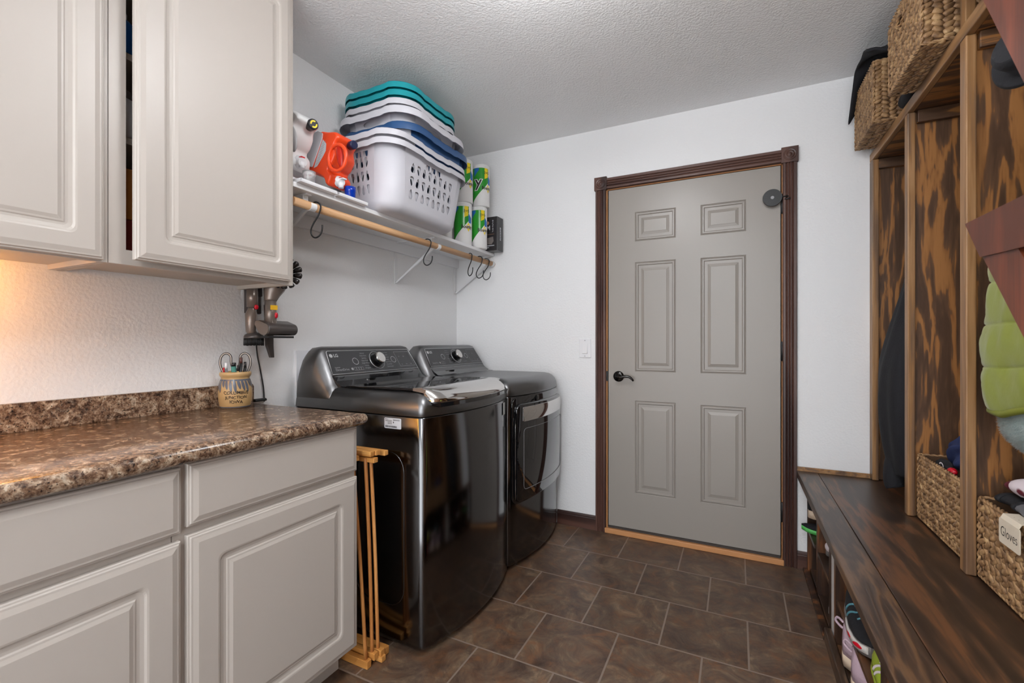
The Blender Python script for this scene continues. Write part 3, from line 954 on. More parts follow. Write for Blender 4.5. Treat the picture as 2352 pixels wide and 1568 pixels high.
mb.poly([[(x0 + w * .55 + .0022 * math.cos(k), z0 + h * .60 + .0034 * math.sin(k)) for k in [i * .5236 for i in range(12)]]], f_)
k_ = .06
for i in range(26):
    wd = rnd.choice((.010, .016, .022))
    if k_ + wd < .92: bar(k_, k_ + wd, .09, .27)
    k_ += wd + rnd.choice((.010, .014))
obj('label_print', mb, M['ink'], st)
mb = MB()
ya = Y0 + .562
q0 = lambda y, z, d=.0012: (front_x(Y0, y) + d, y, z)
mb.poly([[(ya, .805), (ya + .016, .805), (ya + .016, .862), (ya, .862)]], lambda y, z: q0(y, z))
tg = obj('tag_sticker', mb, mat('white_sticker', (.82, .82, .82), .4), wm, label='small white sticker on the front')
mb = MB()
mb.poly([[(ya + .016, .805), (ya + .030, .805), (ya + .030, .862), (ya + .016, .862)]], lambda y, z: q0(y, z, .0013))
obj('tag_sticker_dark', mb, mat('grey_sticker', (.22, .22, .22), .4), wm)

dm = machine('clothes_dryer', 2.026, 'graphite front-load dryer with a dark glass door, in the far corner')
Y1 = 2.026
# door: bowed slab following the front
dy0, dy1, dz0, dz1 = .028, W_ - .044, .335, .856
def drings(i0, rad, off, zlow=0.0):
    out = []
    for a, b in rrect(dy0 + i0, dy1 - i0, dz0 + i0, dz1 - i0, rad, 6):
        dip = 0
        out.append((front_x(Y1, Y1 + a) + off, Y1 + a, b))
    return out
def bow(pts2, off):
    return [(front_x(Y1, Y1 + a) + off, Y1 + a, b) for a, b in pts2]
def dens(pts, step=.03):
    out = []
    n = len(pts)
    for i in range(n):
        p, q = pts[i], pts[(i + 1) % n]
        L = math.hypot(q[0] - p[0], q[1] - p[1]); m_ = max(1, int(L / step))
        for k in range(m_): out.append((p[0] + (q[0] - p[0]) * k / m_, p[1] + (q[1] - p[1]) * k / m_))
    return out
def bowed_slab(o2, off0, off1, mi=0, inset=.006, ins2=None):
    """slab whose faces follow the bow: grid columns between lower and upper outline"""
    m_ = MB()
    n = 24
    ya = min(p[0] for p in o2); yb = max(p[0] for p in o2)
    def span(y):
        zs = []
        for i in range(len(o2)):
            p, q = o2[i], o2[(i + 1) % len(o2)]
            if (p[0] - y) * (q[0] - y) <= 0 and abs(p[0] - q[0]) > 1e-9:
                t_ = (y - p[0]) / (q[0] - p[0]); zs.append(p[1] + (q[1] - p[1]) * t_)
        return min(zs), max(zs)
    cols = []
    for k in range(n + 1):
        y = ya + (yb - ya) * (.0005 + .999 * (.5 - .5 * math.cos(math.pi * k / n)))
        lo, hi = span(y)
        cols.append((y, lo, hi))
    rings = []
    for y, lo, hi in cols:
        x = front_x(Y1, Y1 + y)
        i_ = min(inset, (hi - lo) * .3)
        rings.append([(x + off0, Y1 + y, lo), (x + off1 - i_ * .5, Y1 + y, lo + i_ * .3), (x + off1, Y1 + y, lo + i_), (x + off1, Y1 + y, (lo + hi) / 2), (x + off1, Y1 + y, hi - i_), (x + off1 - i_ * .5, Y1 + y, hi - i_ * .3), (x + off0, Y1 + y, hi)])
    m_.loft(rings, True, (True, True), mi, True)
    return m_
recess = rrect(dy0 - .012, dy1 + .010, dz0 - .012, dz1 + .014, .05, 6)
obj('door_recess', bowed_slab(recess, -.004, .0012), M['gloss'], dm)
low = rrect(dy0, dy1, dz0, dz1 - .022, .04, 6)
dd = obj('door', bowed_slab(low, .0008, .020, inset=.010), M['gloss'], dm, label='black glass dryer door')
hb = rrect(dy0 + .045, dy1 - .004, dz1 - .115, dz1 - .040, .006, 3)
obj('door_grip', bowed_slab(hb, .019, .0225, inset=.002), M['chrome'], dd, label='polished chrome band across the top of the door')
win = rrect(dy0 + .052, dy1 - .012, dz0 + .060, dz1 - .150, .022, 5)
mb = MB(); mb.tube(bow(dens(win), .0205), .0009, 6, loop=True)
obj('window_line', mb, M['print'], dd)
mb = MB(); ls_ = [(dy0 - .006, dz1 - .14), (dy0 - .006, dz0 + .05), (dy0 + .008, dz0 + .012), (dy0 + .04, dz0 - .006)]
mb.tube(bow(dens([(dy0 - .001, dz0 + .02), (dy0 - .001, dz1 - .09)], .05)[:-1] , .012), .002, 6)
obj('door_trim', mb, M['chrome'], dd)
lowc = [(dy0 + .03, dz0 - .012), (dy1 - .03, dz0 - .012), (dy1 - .01, dz0 + .03), (dy0 + .02, dz0 + .012)]

# shallow supply box panel on the wall behind the washer
mb = MB(); a = at(677, 805, X=XL)
mb.prism(rrect(1.403, 1.62, .86, 1.109, .006, 3), lambda y, z: (XL, y, z), lambda y, z: (XL + .012, y, z))
t = tag(obj('wall_panel', mb, M['whiteplastic']), 'thin white access panel on the wall behind the washer', 'wall panel')
mb = MB(); mb.box(XL + .0125, XB_ - .002, 1.43, 1.455, .93, .972); mb.tube([(XL + .03, 1.42, .925), (XB_ - .004, 1.42, .925)], .006, 8)
tag(obj('hose_coupling', mb, M['rubber'], bevel=.004), 'black hose coupling between the wall and the back of the washer', 'hose')

# ------------------------------------------------------------------ wooden folding rack between cabinet and washer
t = thing('drying_rack', 'folded honey-coloured wooden drying rack standing between base cabinet and washer', 'drying rack', (-1.4, 1.25, 0))
for (y, z, xf, hh) in ((1.214, .0145, -1.158, .014), (1.240, .030, -1.150, .012), (1.264, .030, -1.142, .012), (1.296, .016, -1.150, .014), (1.262, .012, -1.135, .010)):
    mb = MB(); mb.box(-1.74, xf, y - .0105, y + .0105, z - hh, z + hh if z < .02 else z + hh)
    obj('bottom_slat', mb, M['rackwood'], t, bevel=.002)
for (y, z, xf) in ((1.203, .735, -1.205), (1.226, .752, -1.155), (1.250, .752, -1.150), (1.292, .742, -1.150), (1.238, .728, -1.150)):
    mb = MB(); mb.box(-1.74, xf, y - .0105, y + .0105, z - .009, z + .009)
    obj('top_slat', mb, M['rackwood'], t, bevel=.002)
for (ya, yb, xa, xb) in ((1.206, 1.214, -1.230, -1.175), (1.228, 1.240, -1.190, -1.170), (1.252, 1.264, -1.188, -1.165), (1.206, 1.214, -1.60, -1.62), (1.252, 1.264, -1.60, -1.62)):
    mb = MB(); p = [(xa, ya, .735), (xa * .5 + xb * .5 + .004, (ya + yb) / 2, .38), (xb, yb, .03)]
    mb.tube(spline(p, 6), .0065, 10)
    obj('upright', mb, M['rackrod'], t)

# ------------------------------------------------------------------ laundry shelf on the left wall
SZT, SZB, SXF = 1.746, 1.727, -1.476
t = thing('wall_shelf', 'long white laundry shelf on the left wall above washer and dryer', 'shelf', (XL, 1.9, SZB))
obj('shelf_board', MB().box(XL + .001, SXF, 1.157, YF - .002, SZB, SZT), M['melamine'], t, bevel=.002)
obj('shelf_cleat', MB().box(XL + .001, XL + .02, 1.157, YF - .002, SZB - .06, SZB - .0005), M['melamine'], t)
RX, RZ = -1.484, 1.675
mb = MB(); mb.tube([(RX, 1.158, RZ), (RX, 1.9, RZ), (RX, YF - .003, RZ)], .0165, 20)
tag(obj('closet_rod', mb, M['dowel']), 'bare round wooden closet rod under the front edge of the laundry shelf', 'rod')
def shelf_bracket(y, label, wallx=XL):
    t = thing('shelf_bracket', label, 'bracket', (XL, y, 1.49), 'brackets under the laundry shelf')
    w = .011
    mb = MB(); mb.box(XL + .0005, XL + .006, y - w, y + w, 1.485, SZB - .061); obj('wall_strip', mb, M['bracket'], t)
    mb = MB(); mb.box(XL + .021, RX - .012, y - w, y + w, SZB - .006, SZB - .0005); mb.box(RX - .036, RX - .030, y - w, y + w, RZ - .01, SZB - .006)
    obj('arm', mb, M['bracket'], t)
    mb = MB(); mb.loft([[(XL + .004 + .0, y - .005, 1.492), (XL + .016, y - .005, 1.490), (RX - .012, y - .005, RZ - .004 + .0), (RX - .03, y - .005, RZ + .004)], [(XL + .004, y + .005, 1.492), (XL + .016, y + .005, 1.490), (RX - .012, y + .005, RZ - .004), (RX - .03, y + .005, RZ + .004)]], True, (True, True), 0, False)
    obj('brace', mb, M['bracket'], t)
    mb = MB(); rings = []
    for a in [math.radians(200 + 190 * k / 10) for k in range(11)]:
        rings.append([(RX + r * math.cos(a), y + yy, RZ + r * math.sin(a)) for r, yy in ((.0170, -.013), (.0190, -.013), (.0190, .013), (.0170, .013))])
    mb.loft(rings, True, (True, True), 0, False); obj('rod_cradle', mb, M['bracket'], t)
    mb = MB(); mb.lathe([(.005, XL + .006), (.004, XL + .0085), (.0005, XL + .009)], (0, y, 1.497), 10, axis='x'); obj('screw', mb, M['chrome'], t)
shelf_bracket(1.243, 'white shelf bracket nearest the upper cabinet, partly behind it')
shelf_bracket(2.075, 'white shelf bracket above the dryer at mid shelf')
shelf_bracket(2.700, 'white shelf bracket in the far corner at the end of the rod')

# S-hooks on the rod
HK = [(-.020, -.004), (-.020, .009), (-.010, .021), (.004, .0225), (.017, .014), (.020, .0), (.010, -.030), (-.010, -.060), (-.021, -.085), (-.018, -.106), (-.004, -.117), (.014, -.110), (.025, -.092), (.027, -.068)]
def s_hook(y, ang, label, flip=1, sc=1.):
    mb = MB()
    ca, sa = math.cos(ang), math.sin(ang)
    mb.tube(spline([(RX + a * sc * flip * ca, y + a * sc * flip * sa, RZ + z * sc) for a, z in HK], 6), .0030, 8)
    return tag(obj('s_hook', mb, M['blackmetal']), label, 'hook', 'black S-hooks on the closet rod')
s_hook(1.265, .30, 'black S-hook hanging alone at the cabinet end of the closet rod')
s_hook(1.985, .35, 'black S-hook hanging alone at the middle of the closet rod')
s_hook(2.42, -.35, 'black S-hook, leftmost of the three clustered at the far end of the rod')
s_hook(2.535, .25, 'black S-hook, middle one of the three at the far end of the rod')
s_hook(2.625, .45, 'black S-hook, last one at the far tip of the closet rod')

# ------------------------------------------------------------------ laundry baskets, nested
def laundry_basket(label, m, x0, x1, y0, y1, zt, h, taper=.035, rad=.095, holes=True, dip=.007, lip=.026, grp='stacked laundry baskets', oval=False, ov=.018):
    t = thing('laundry_basket', label, 'laundry basket', ((x0 + x1) / 2, (y0 + y1) / 2, zt - h), grp)
    zb = zt - h
    nC = 7
    def outline(z, extra=0.):
        q = (zt - z) / max(h, .001)
        i = ov + taper * q * (h / .29) - extra
        return x0 + i, x1 - i, y0 + i, y1 - i
    # corner posts (lofted) + flat wall sections with cut holes
    mb = MB()
    zs = [zb + .045, zt]
    def corner(cx, cy, a0):
        rings = []
        for z in zs:
            X0, X1, Y0_, Y1_ = outline(z)
            ox = X1 - rad if cx > 0 else X0 + rad
            oy = Y1_ - rad if cy > 0 else Y0_ + rad
            rings.append([(ox + rad * math.cos(math.radians(a0 + 90 * k / nC)), oy + rad * math.sin(math.radians(a0 + 90 * k / nC)), z) for k in range(nC + 1)])
        mb.loft(rings, False, (False, False), 0, True)
    corner(1, -1, -90); corner(1, 1, 0); corner(-1, 1, 90); corner(-1, -1, 180)
    def wall(side):
        # u along the side, v = 0..1 from zb+.045 to zt
        z0_ = zs[0]
        Hh = zt - z0_
        if side in 'fb': L0 = (outline(z0_)[2] + rad, outline(z0_)[3] - rad); L1 = (outline(zt)[2] + rad, outline(zt)[3] - rad)
        else: L0 = (outline(z0_)[0] + rad, outline(z0_)[1] - rad); L1 = (outline(zt)[0] + rad, outline(zt)[1] - rad)
        def fn(u, v):
            z = z0_ + v
            X0, X1, Y0_, Y1_ = outline(z)
            return {'f': (X1, u, z), 'b': (X0, u, z), 'l': (u, Y0_, z), 'r': (u, Y1_, z)}[side]
        out = [(L0[0], 0), (L0[1], 0), (L1[1], Hh), (L1[0], Hh)]
        hl = []
        if holes:
            ua, ub = L0[0] + .015, L0[1] - .012
            n = max(4, int((ub - ua) / .043))
            du = (ub - ua) / n
            for r_ in range(3):
                v0 = Hh * (.10 + .235 * r_)
                for k in range(n):
                    cu = ua + du * (k + .5)
                    w = du * .35; hh = Hh * .088
                    upside = (k + r_) % 2 == 0
                    tri = [(cu + p_.x * w, v0 + hh + p_.y * hh * (1 if upside else -1)) for p_ in spline([(0, 1, 0), (-.52, .58, 0), (-.85, -.10, 0), (-.92, -.62, 0), (-.5, -.93, 0), (.5, -.93, 0), (.92, -.62, 0), (.85, -.10, 0), (.52, .58, 0)], 3, True)]
                    if not upside: tri.reverse()
                    hl.append(tri)
            mid = (ua + ub) / 2
            for k, hw in ((-1, .014), (0, .017), (1, .014)):
                vv = Hh * .80
                hl.append([(mid + k * .045 - hw, vv - .012), (mid + k * .045 + hw, vv - .012), (mid + k * .045 + hw, vv + .012), (mid + k * .045 - hw, vv + .012)])
        elif oval and side in 'fl':
            mid = (L0[0] + L0[1]) / 2; vv = Hh - .036
            hl.append([(mid + .055 * math.cos(a), vv + .017 * math.sin(a)) for a in [2 * math.pi * k / 20 for k in range(20)]])
        mb.poly([out, *hl], fn)
    for s_ in 'fblr': wall(s_)
    # rounded bottom edge and floor
    rings = []
    for k in range(9):
        a = math.pi / 2 * k / 8
        X0, X1, Y0_, Y1_ = outline(zs[0])
        i = .04 * (1 - math.cos(a)); z = zs[0] - .045 * math.sin(a)
        rings.append([(px, py, z) for px, py in rrect(X0 + i, X1 - i, Y0_ + i, Y1_ - i, rad - i * .5, nC)])
    mb.loft(rings, True, (False, True), 0, True)
    obj('tub', mb, m, t, solid=.0022, weld=True)
    # rim: turned-down lip, dipping at the hand holds
    mb = MB()
    base = dens([*rrect(0, 1, 0, 1, .2, 2)], 10)
    k_ = (ov + .004) / .022
    strips = ([(-.001, .0), (.004 * k_, .0035), (.012 * k_, .0042), (.0175 * k_, .003), (.0195 * k_, .0005)],
              [(.0195 * k_, .0005), (.0205 * k_, -.004), (.0218 * k_, -lip * .6), (.0225 * k_, -lip)],
              [(.0225 * k_, -lip), (.0208 * k_, -lip), (.0185 * k_, -.004), (.012 * k_, -.001), (.004 * k_, -.001), (-.001, -.0012)])
    rings = []
    X0, X1, Y0_, Y1_ = outline(zt)
    path = []
    segs = rrect(X0, X1, Y0_, Y1_, rad, nC)
    path = dens(segs, .02)
    n = len(path)
    for i, (px, py) in enumerate(path):
        a, b = path[i - 1], path[(i + 1) % n]
        tx, ty = b[0] - a[0], b[1] - a[1]; l = math.hypot(tx, ty) or 1
        nx, ny = ty / l, -tx / l
        d = 0
        for (c0, c1, p_, on_) in (((Y0_ + Y1_) / 2, 0, py, abs(nx) > .9), ((X0 + X1) / 2, 0, px, abs(ny) > .9)):
            if on_:
                g = abs(p_ - c0)
                d = dip * max(0., min(1., (.115 - g) / .03)) * (1 + .25 * math.cos(g * 62))
        rings.append((px, py, nx, ny, d))
    for st_ in strips:
        mb.loft([[(px + nx * o_, py + ny * o_, zt + h_ - d) for o_, h_ in st_] for px, py, nx, ny, d in rings], False, (False, False), 0, True, loop=True)
    obj('rim', mb, m, t)
    return t

X0b = -1.757
laundry_basket('white laundry basket with rows of teardrop holes, lowest of the stack on the shelf', M['basketwhite'], X0b, -1.325, 1.520, 2.185, 2.045, .298)
laundry_basket('white laundry basket rim just above the lowest basket of the stack', M['basketwhite'], X0b, -1.328, 1.523, 2.182, 2.085, .285)
laundry_basket('navy blue laundry basket showing its rim in the middle of the stack', M['navy'], X0b, -1.316, 1.612, 2.190, 2.150, .16, holes=False, lip=.034)
laundry_basket('white laundry basket with an oval hand hole above the navy one', M['basketwhite'], X0b, -1.296, 1.576, 2.126, 2.205, .150, holes=False, oval=True, lip=.034, taper=.035, ov=.040, rad=.08)
laundry_basket('white laundry basket right under the two teal ones', M['basketwhite'], X0b + .01, -1.332, 1.606, 2.088, 2.258, .150, holes=False, lip=.026, taper=.03)
laundry_basket('teal laundry basket, lower of the two teal ones', M['teal'], X0b + .01, -1.332, 1.606, 2.088, 2.296, .150, holes=False, lip=.026, taper=.03)
laundry_basket('teal laundry basket on the very top of the stack', M['teal'], X0b + .01, -1.332, 1.606, 2.088, 2.332, .150, holes=False, lip=.026, taper=.03)

# ------------------------------------------------------------------ paper towel rolls
def towel_roll(x, y, z, H, R, rot, label, big=False):
    t = thing('paper_towel_roll', label, 'paper towels', (x, y, z), 'wrapped paper towel rolls on the shelf')
    mb = MB(); mb.lathe([(.018, 0), (R - .004, 0), (R, .004), (R, H - .006), (R - .006, H), (.02, H), (.018, H - .02)], (x, y, z), 40, caps=(False, False))
    obj('roll', mb, M['paper'], t)
    P = lambda a, b, d=.0006: (x + (R + d) * math.cos(rot + a), y + (R + d) * math.sin(rot + a), z + b * H)
    def strip(a0, a1, lo, hi, m, d, name, lb=None):
        mb = MB(); n = 18; pts = []
        for k in range(n + 1):
            a = a0 + (a1 - a0) * k / n; q = k / n
            pts.append((a, lo(q), hi(q)))
        mb.loft([[P(a, l, d), P(a, h, d)] for a, l, h in pts], False, (False, False), 0, True)
        return obj(name, mb, m, t, label=lb)
    strip(-1.3, .78, lambda q: .07 + .50 * q, lambda q: .90, M['green'], .0006, 'green_wrap', 'green printed wrapper')
    strip(.24, .70, lambda q: .64 + .05 * q, lambda q: .90, M['yellow'], .0010, 'yellow_flash', 'yellow flash reading 2=5')
    strip(.74, 1.2, lambda q: .52, lambda q: .74 - .1 * q, M['bluewrap'], .0008, 'blue_wrap')
    strip(-1.0, -.42, lambda q: .70 + .14 * q, lambda q: .895, M['bluewrap'], .0010, 'blue_band')
    cy = lambda a, s, b: (lambda u, v: P(a + u / R, b + v / H, .0024))
    mb = MB(); put_text(mb, '2=5', .024, cy(.47, 1, .785), bold=.0002)
    put_text(mb, 'Bounty', .029, cy(.52, 1, .425), bold=.0006, sx=.85)
    obj('wrap_text', mb, M['ink'], t)
    mb = MB(); mb.poly([[(.74 + dx / R, .425 + dz / H) for dx, dz in ((-.015, 0), (0, -.030), (.015, 0), (0, .030))]], lambda a, b: P(a, b, .0011))
    obj('yellow_diamond', mb, M['yellow'], t)
    if big:
        mb = MB(); put_text(mb, 'y', .095, lambda u, v: P(-.46 + u / R, .56 + v / H, .0034), bold=.005); obj('big_letter_edge', mb, M['paper'], t)
        mb = MB(); v0 = len(mb.v); put_text(mb, 'y', .095, lambda u, v: P(-.46 + u / R, .56 + v / H, .0048), bold=.001); obj('big_letter', mb, M['ink'], t)
    return t
T1 = math.radians(-57 - 6)
towel_roll(-1.545, 2.435, SZT + .0005, .268, .056, T1, 'green and white paper towel roll on the shelf, left one of the lower pair')
towel_roll(-1.540, 2.437, SZT + .2695, .268, .056, T1 + .15, 'green and white paper towel roll, left one of the upper pair')
towel_roll(-1.497, 2.553, SZT + .0005, .268, .052, T1 + .05, 'green and white paper towel roll on the shelf, beside the black box')
towel_roll(-1.488, 2.560, SZT + .2695, .268, .056, T1 + .25, 'green and white paper towel roll, right one of the upper pair, large dark y', big=True)
t = towel_roll(-1.62, 2.335, SZT + .0005, .268, .052, T1 - 2.6, 'plain side of a paper towel roll half hidden behind the lowest laundry basket')

# black carton at the end of the shelf
t = thing('glove_box', 'small black printed carton overhanging the far end of the shelf', 'box', (-1.47, 2.665, SZT))
bx0, bx1, by0, by1, bz0, bz1 = -1.540, -1.398, 2.618, 2.700, SZT + .0005, SZT + .222
obj('carton', MB().box(bx0, bx1, by0, by1, bz0, bz1), mat('black_carton', lin(42, 40, 42), .25, bump=(40, .1, 2)), t, bevel=.003)
F1 = lambda u, v: (bx0 + u, by0 - .0012, bz0 + v)
mb = MB(); put_text(mb, 'M', .040, lambda x, y: F1(.075 + x, .148 + y), bold=.001)
for v, w in ((.030, .09), (.018, .05)): mb.poly([[(.03, v), (.03 + w, v), (.03 + w, v + .005), (.03, v + .005)]], F1)
for k in range(9):
    mb.poly([[(.104 + (k % 2) * .004, .120 + k * .009), (.112 + (k % 3) * .002, .122 + k * .009), (.108, .127 + k * .009)]], F1)
for k in range(8): mb.poly([[(.0 + .034, .07 + k * .011), (.048, .07 + k * .011), (.047, .077 + k * .011), (.036, .077 + k * .011)]], lambda u, v: (bx1 + .0012, by0 + u, bz0 + v))
obj('carton_print', mb, M['labelgrey'], t)
mb = MB(); mb.poly([[(.02, .045), (.10, .040), (.115, .060), (.112, .090), (.06, .082), (.03, .092)]], F1)
obj('carton_picture', mb, mat('photo_grey', lin(112, 104, 100), .4), t)
mb = MB(); mb.poly([[(.070 + .012 * math.cos(k), .182 + .012 * math.sin(k)) for k in [i * .5236 for i in range(12)]]], F1)
obj('carton_emblem', mb, mat('tan_print', lin(176, 130, 96), .4), t)
mb = MB(); mb.poly([[(.02, .105), (.12, .106), (.12, .1075), (.02, .1065)]], F1)
obj('carton_line', mb, mat('skin_print', lin(176, 130, 96), .4), t)

# ------------------------------------------------------------------ detergent station
def drip_tray(y0, y1, label):
    t = thing('drip_tray', label, 'tray', (-1.55, (y0 + y1) / 2, SZT), 'white trays under the detergent jugs')
    mb = MB(); x0, x1 = -1.62, -1.452
    mb.box(x0, x1, y0, y1, SZT + .0005, SZT + .004)
    mb.box(x1 - .004, x1, y0, y1, SZT + .004, SZT + .014); mb.box(x0, x0 + .004, y0, y1, SZT + .004, SZT + .014)
    mb.box(x0, x1, y0, y0 + .004, SZT + .004, SZT + .014); mb.box(x0, x1, y1 - .004, y1, SZT + .004, SZT + .014)
    obj('tray', mb, M['whiteplastic'], t, bevel=.0015)
    mb = MB(); ym = (y0 + y1) / 2
    mb.prism([(-1.775, SZT + .004), (-1.535, SZT + .004), (-1.535, SZT + .028), (-1.56, SZT + .050), (-1.775, SZT + .105)], lambda x, z: (x, ym - .055, z), lambda x, z: (x, ym + .055, z))
    obj('ramp', mb, M['whiteplastic'], t, bevel=.004)
    return t
drip_tray(1.170, 1.345, 'white drip tray with a ramp under the white jug, next to the cabinet')
drip_tray(1.352, 1.515, 'white drip tray with a ramp under the orange jug')

def smooth_outline(pts, n=5):
    o = [(p.x, p.y) for p in spline([(a, b, 0) for a, b in pts], n, True)]
    A = sum(o[i - 1][0] * o[i][1] - o[i][0] * o[i - 1][1] for i in range(len(o)))
    return o if A > 0 else o[::-1]
def inset(o, d):
    n = len(o); out = []
    for i in range(n):
        tx, ty = o[(i + 1) % n][0] - o[i - 1][0], o[(i + 1) % n][1] - o[i - 1][1]
        l = math.hypot(tx, ty) or 1
        out.append((o[i][0] - ty / l * d, o[i][1] + tx / l * d))
    return out
def jug(label, m, Y, th, pts):
    """soft slab: pts are (px, py, side) with the outline read on the near (n) or far (f) face"""
    t = thing('detergent_jug', label, 'detergent jug', (-1.62, Y, SZT + .05))
    P2 = []
    for px, py, s_ in pts:
        p = at(px, py, Y=Y + th * (-.42 + .72 * s_)); P2.append((max(p.x, XL + .004), p.z))
    o = smooth_outline(P2)
    mb = MB(); h = th / 2
    lev = [(-h, .009), (-h + .002, .0055), (-h + .007, .002), (-h + .014, 0), (h - .014, 0), (h - .007, .002), (h - .002, .0055), (h, .009)]
    mb.loft([[(x, Y + dy, z) for x, z in inset(o, d)] for dy, d in lev], True, (False, False), 0, True)
    cap_ = inset(o, .009)
    mb.poly([cap_], lambda x, z: (x, Y - h, z)); mb.poly([cap_], lambda x, z: (x, Y + h, z))
    obj('bottle', mb, m, t, weld=True)
    return t
OY, OTH = 1.405, .115
ON = OY - OTH / 2
nf = lambda px, py, d=.002: Vector(at(px, py, Y=ON)) + Vector((0, -d, 0))
t = jug('big orange detergent jug lying on its side beside the laundry baskets', M['orange'], OY, OTH,
        [(712, 392, 0), (722, 352, 0), (734, 318, .1), (752, 309, .35), (780, 316, .7), (808, 322, 1), (814, 334, 1), (806, 350, 1), (808, 372, 1), (800, 392, 1), (792, 404, 1), (799, 418, 1), (790, 436, .9), (772, 432, .6), (756, 414, .3), (734, 402, .1)])
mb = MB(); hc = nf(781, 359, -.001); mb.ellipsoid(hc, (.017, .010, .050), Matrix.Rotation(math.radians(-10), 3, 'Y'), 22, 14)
obj('grip_hollow', mb, mat('orange_hollow_shade', lin(186, 34, 14), .35), t, label='grip hollow with its shade painted as darker orange')  # shade inside the grip is put into a darker orange
mb = MB(); mb.tube(spline([nf(*p) for p in ((761, 386), (756, 366), (760, 346), (771, 334), (784, 334), (794, 346), (795, 366), (789, 384), (776, 393))], 6, True), .0075, 10, loop=True)
obj('grip_rim', mb, M['orange'], t)
mb = MB(); mb.poly([[(q.x, q.z) for q in [nf(*p) for p in ((721, 386), (731, 352), (742, 320), (750, 330), (749, 346), (743, 358), (735, 372), (729, 382))]]], lambda x, z: (x, ON - .0012, z))
lab = obj('side_label', mb, M['labelgrey'], t, label='pale side label')
mb = MB()
for i in range(8):
    q = i / 7; a0 = nf(727 + 14 * q, 378 - 46 * q)
    mb.poly([[(a0.x, a0.z), (a0.x + .020, a0.z + .010), (a0.x + .020, a0.z + .012), (a0.x, a0.z + .002)]], lambda x, z: (x, ON - .0016, z))
obj('label_text', mb, M['print'], lab)
mb = MB(); mb.prism([(q.x, q.z) for q in [nf(*p) for p in ((704, 380), (700, 366), (722, 306), (732, 302), (742, 306), (741, 318), (718, 384))]], lambda x, z: (x, ON - .004, z), lambda x, z: (x, ON + .040, z)); obj('front_label', mb, M['labelgrey'], t, bevel=.004, label='pale grey front label')
d_ = Vector((.93, -.25, -.12)).normalized(); p0 = at(811, 333, Y=OY + .01) - d_ * .004
mb = MB(); mb.tube([p0 - d_ * .02, p0 + d_ * .012, p0 + d_ * .015], [.0175, .0175, .014], 20); obj('vent_cap', mb, M['capnavy'], t, label='dark navy cap')
d_ = Vector((.80, -.2, -.35)).normalized(); p0 = at(776, 416, Y=OY - .01)
mb = MB(); mb.tube([p0, p0 + d_ * .014, p0 + d_ * .0141, p0 + d_ * .034], [.022, .022, .017, .015], 20); q_ = p0 + d_ * .028; mb.tube([q_, q_ + Vector((0, 0, -.024))], .0105, 14)
mb.box(q_.x - .012, q_.x + .022, q_.y - .010, q_.y + .010, q_.z + .010, q_.z + .0145)
obj('tap', mb, M['whiteplastic'], t, label='white push tap')
mb = MB(); mb.box(q_.x - .008, q_.x + .006, q_.y - .006, q_.y + .006, q_.z + .015, q_.z + .020); obj('tap_button', mb, M['redprint'], t, label='red push button')

WY, WTH = 1.255, .100
WN = WY - WTH / 2
wf = lambda px, py, d=.002: Vector(at(px, py, Y=WN)) + Vector((0, -d, 0))
t = jug('white detergent jug lying on its side, half hidden by the upper cabinet', M['jugwhite'], WY, WTH,
        [(620, 330, 0), (632, 290, .1), (656, 270, .4), (690, 266, .8), (718, 276, 1), (725, 290, 1), (714, 304, 1), (712, 322, 1), (705, 342, 1), (698, 354, 1), (705, 368, 1), (700, 386, .9), (676, 390, .5), (648, 378, .2), (628, 360, 0)])
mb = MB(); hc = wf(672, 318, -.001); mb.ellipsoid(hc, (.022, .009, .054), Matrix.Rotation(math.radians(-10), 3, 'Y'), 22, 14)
obj('grip_hollow', mb, mat('white_hollow_shade', lin(176, 176, 178), .4), t)  # grey stands in for shade in the hollow of the white plastic
d_ = Vector((.95, -.25, -.10)).normalized(); p0 = at(718, 286, Y=WY + .01) - d_ * .006; e_ = p0 + d_ * .016
mb = MB(); mb.tube([p0 - d_ * .02, e_ - d_ * .003, e_], [.0205, .0205, .0175], 24); cap = obj('vent_cap', mb, M['capblack'], t, label='black cap with yellow arrows')
u_ = d_.orthogonal().normalized(); w_ = d_.cross(u_)
mb = MB()
for a0 in (.35, .35 + math.pi):
    n = 8
    mb.loft([[e_ + d_ * .0008 + (u_ * math.cos(a) + w_ * math.sin(a)) * r for r in (.0085, .0145)] for a in [a0 + 2.3 * k / n for k in range(n + 1)]], False, (False, False))
obj('cap_arrows', mb, M['yellow'], cap, label='yellow ring of arrows')
d_ = Vector((.85, -.2, -.25)).normalized(); p0 = at(686, 372, Y=WY)
mb = MB(); mb.tube([p0, p0 + d_ * .016, p0 + d_ * .0161, p0 + d_ * .036], [.026, .026, .019, .017], 20); q_ = p0 + d_ * .028; mb.tube([q_, q_ + Vector((0, 0, -.024))], .011, 14)
obj('tap', mb, M['whiteplastic'], t)
mb = MB(); mb.box(q_.x - .008, q_.x + .008, q_.y - .008, q_.y + .008, q_.z + .016, q_.z + .021); obj('tap_button', mb, M['redprint'], t, label='red push button')

def cup(x, y, z, R, H, m, label, group=None):
    mb = MB(); mb.lathe([(.001, 0), (R * .86, 0), (R * .90, .003), (R * .96, H * .62), (R * 1.0, H * .64), (R, H), (R - .0018, H), (R - .003, H * .64), (R * .90 - .002, .004), (.001, .003)], (x, y, z), 32)
    return tag(obj('measuring_cup', mb, m), label, 'cup')
c_ = at(800, 462, Z=SZT + .006)
cup(-1.482, 1.440, SZT + .0045, .0235, .058, M['bluecup'], 'deep blue measuring cup standing under the tap of the orange jug')
cup(-1.490, 1.238, SZT + .0045, .0245, .058, M['clear'], 'clear measuring cup standing under the tap of the white jug')

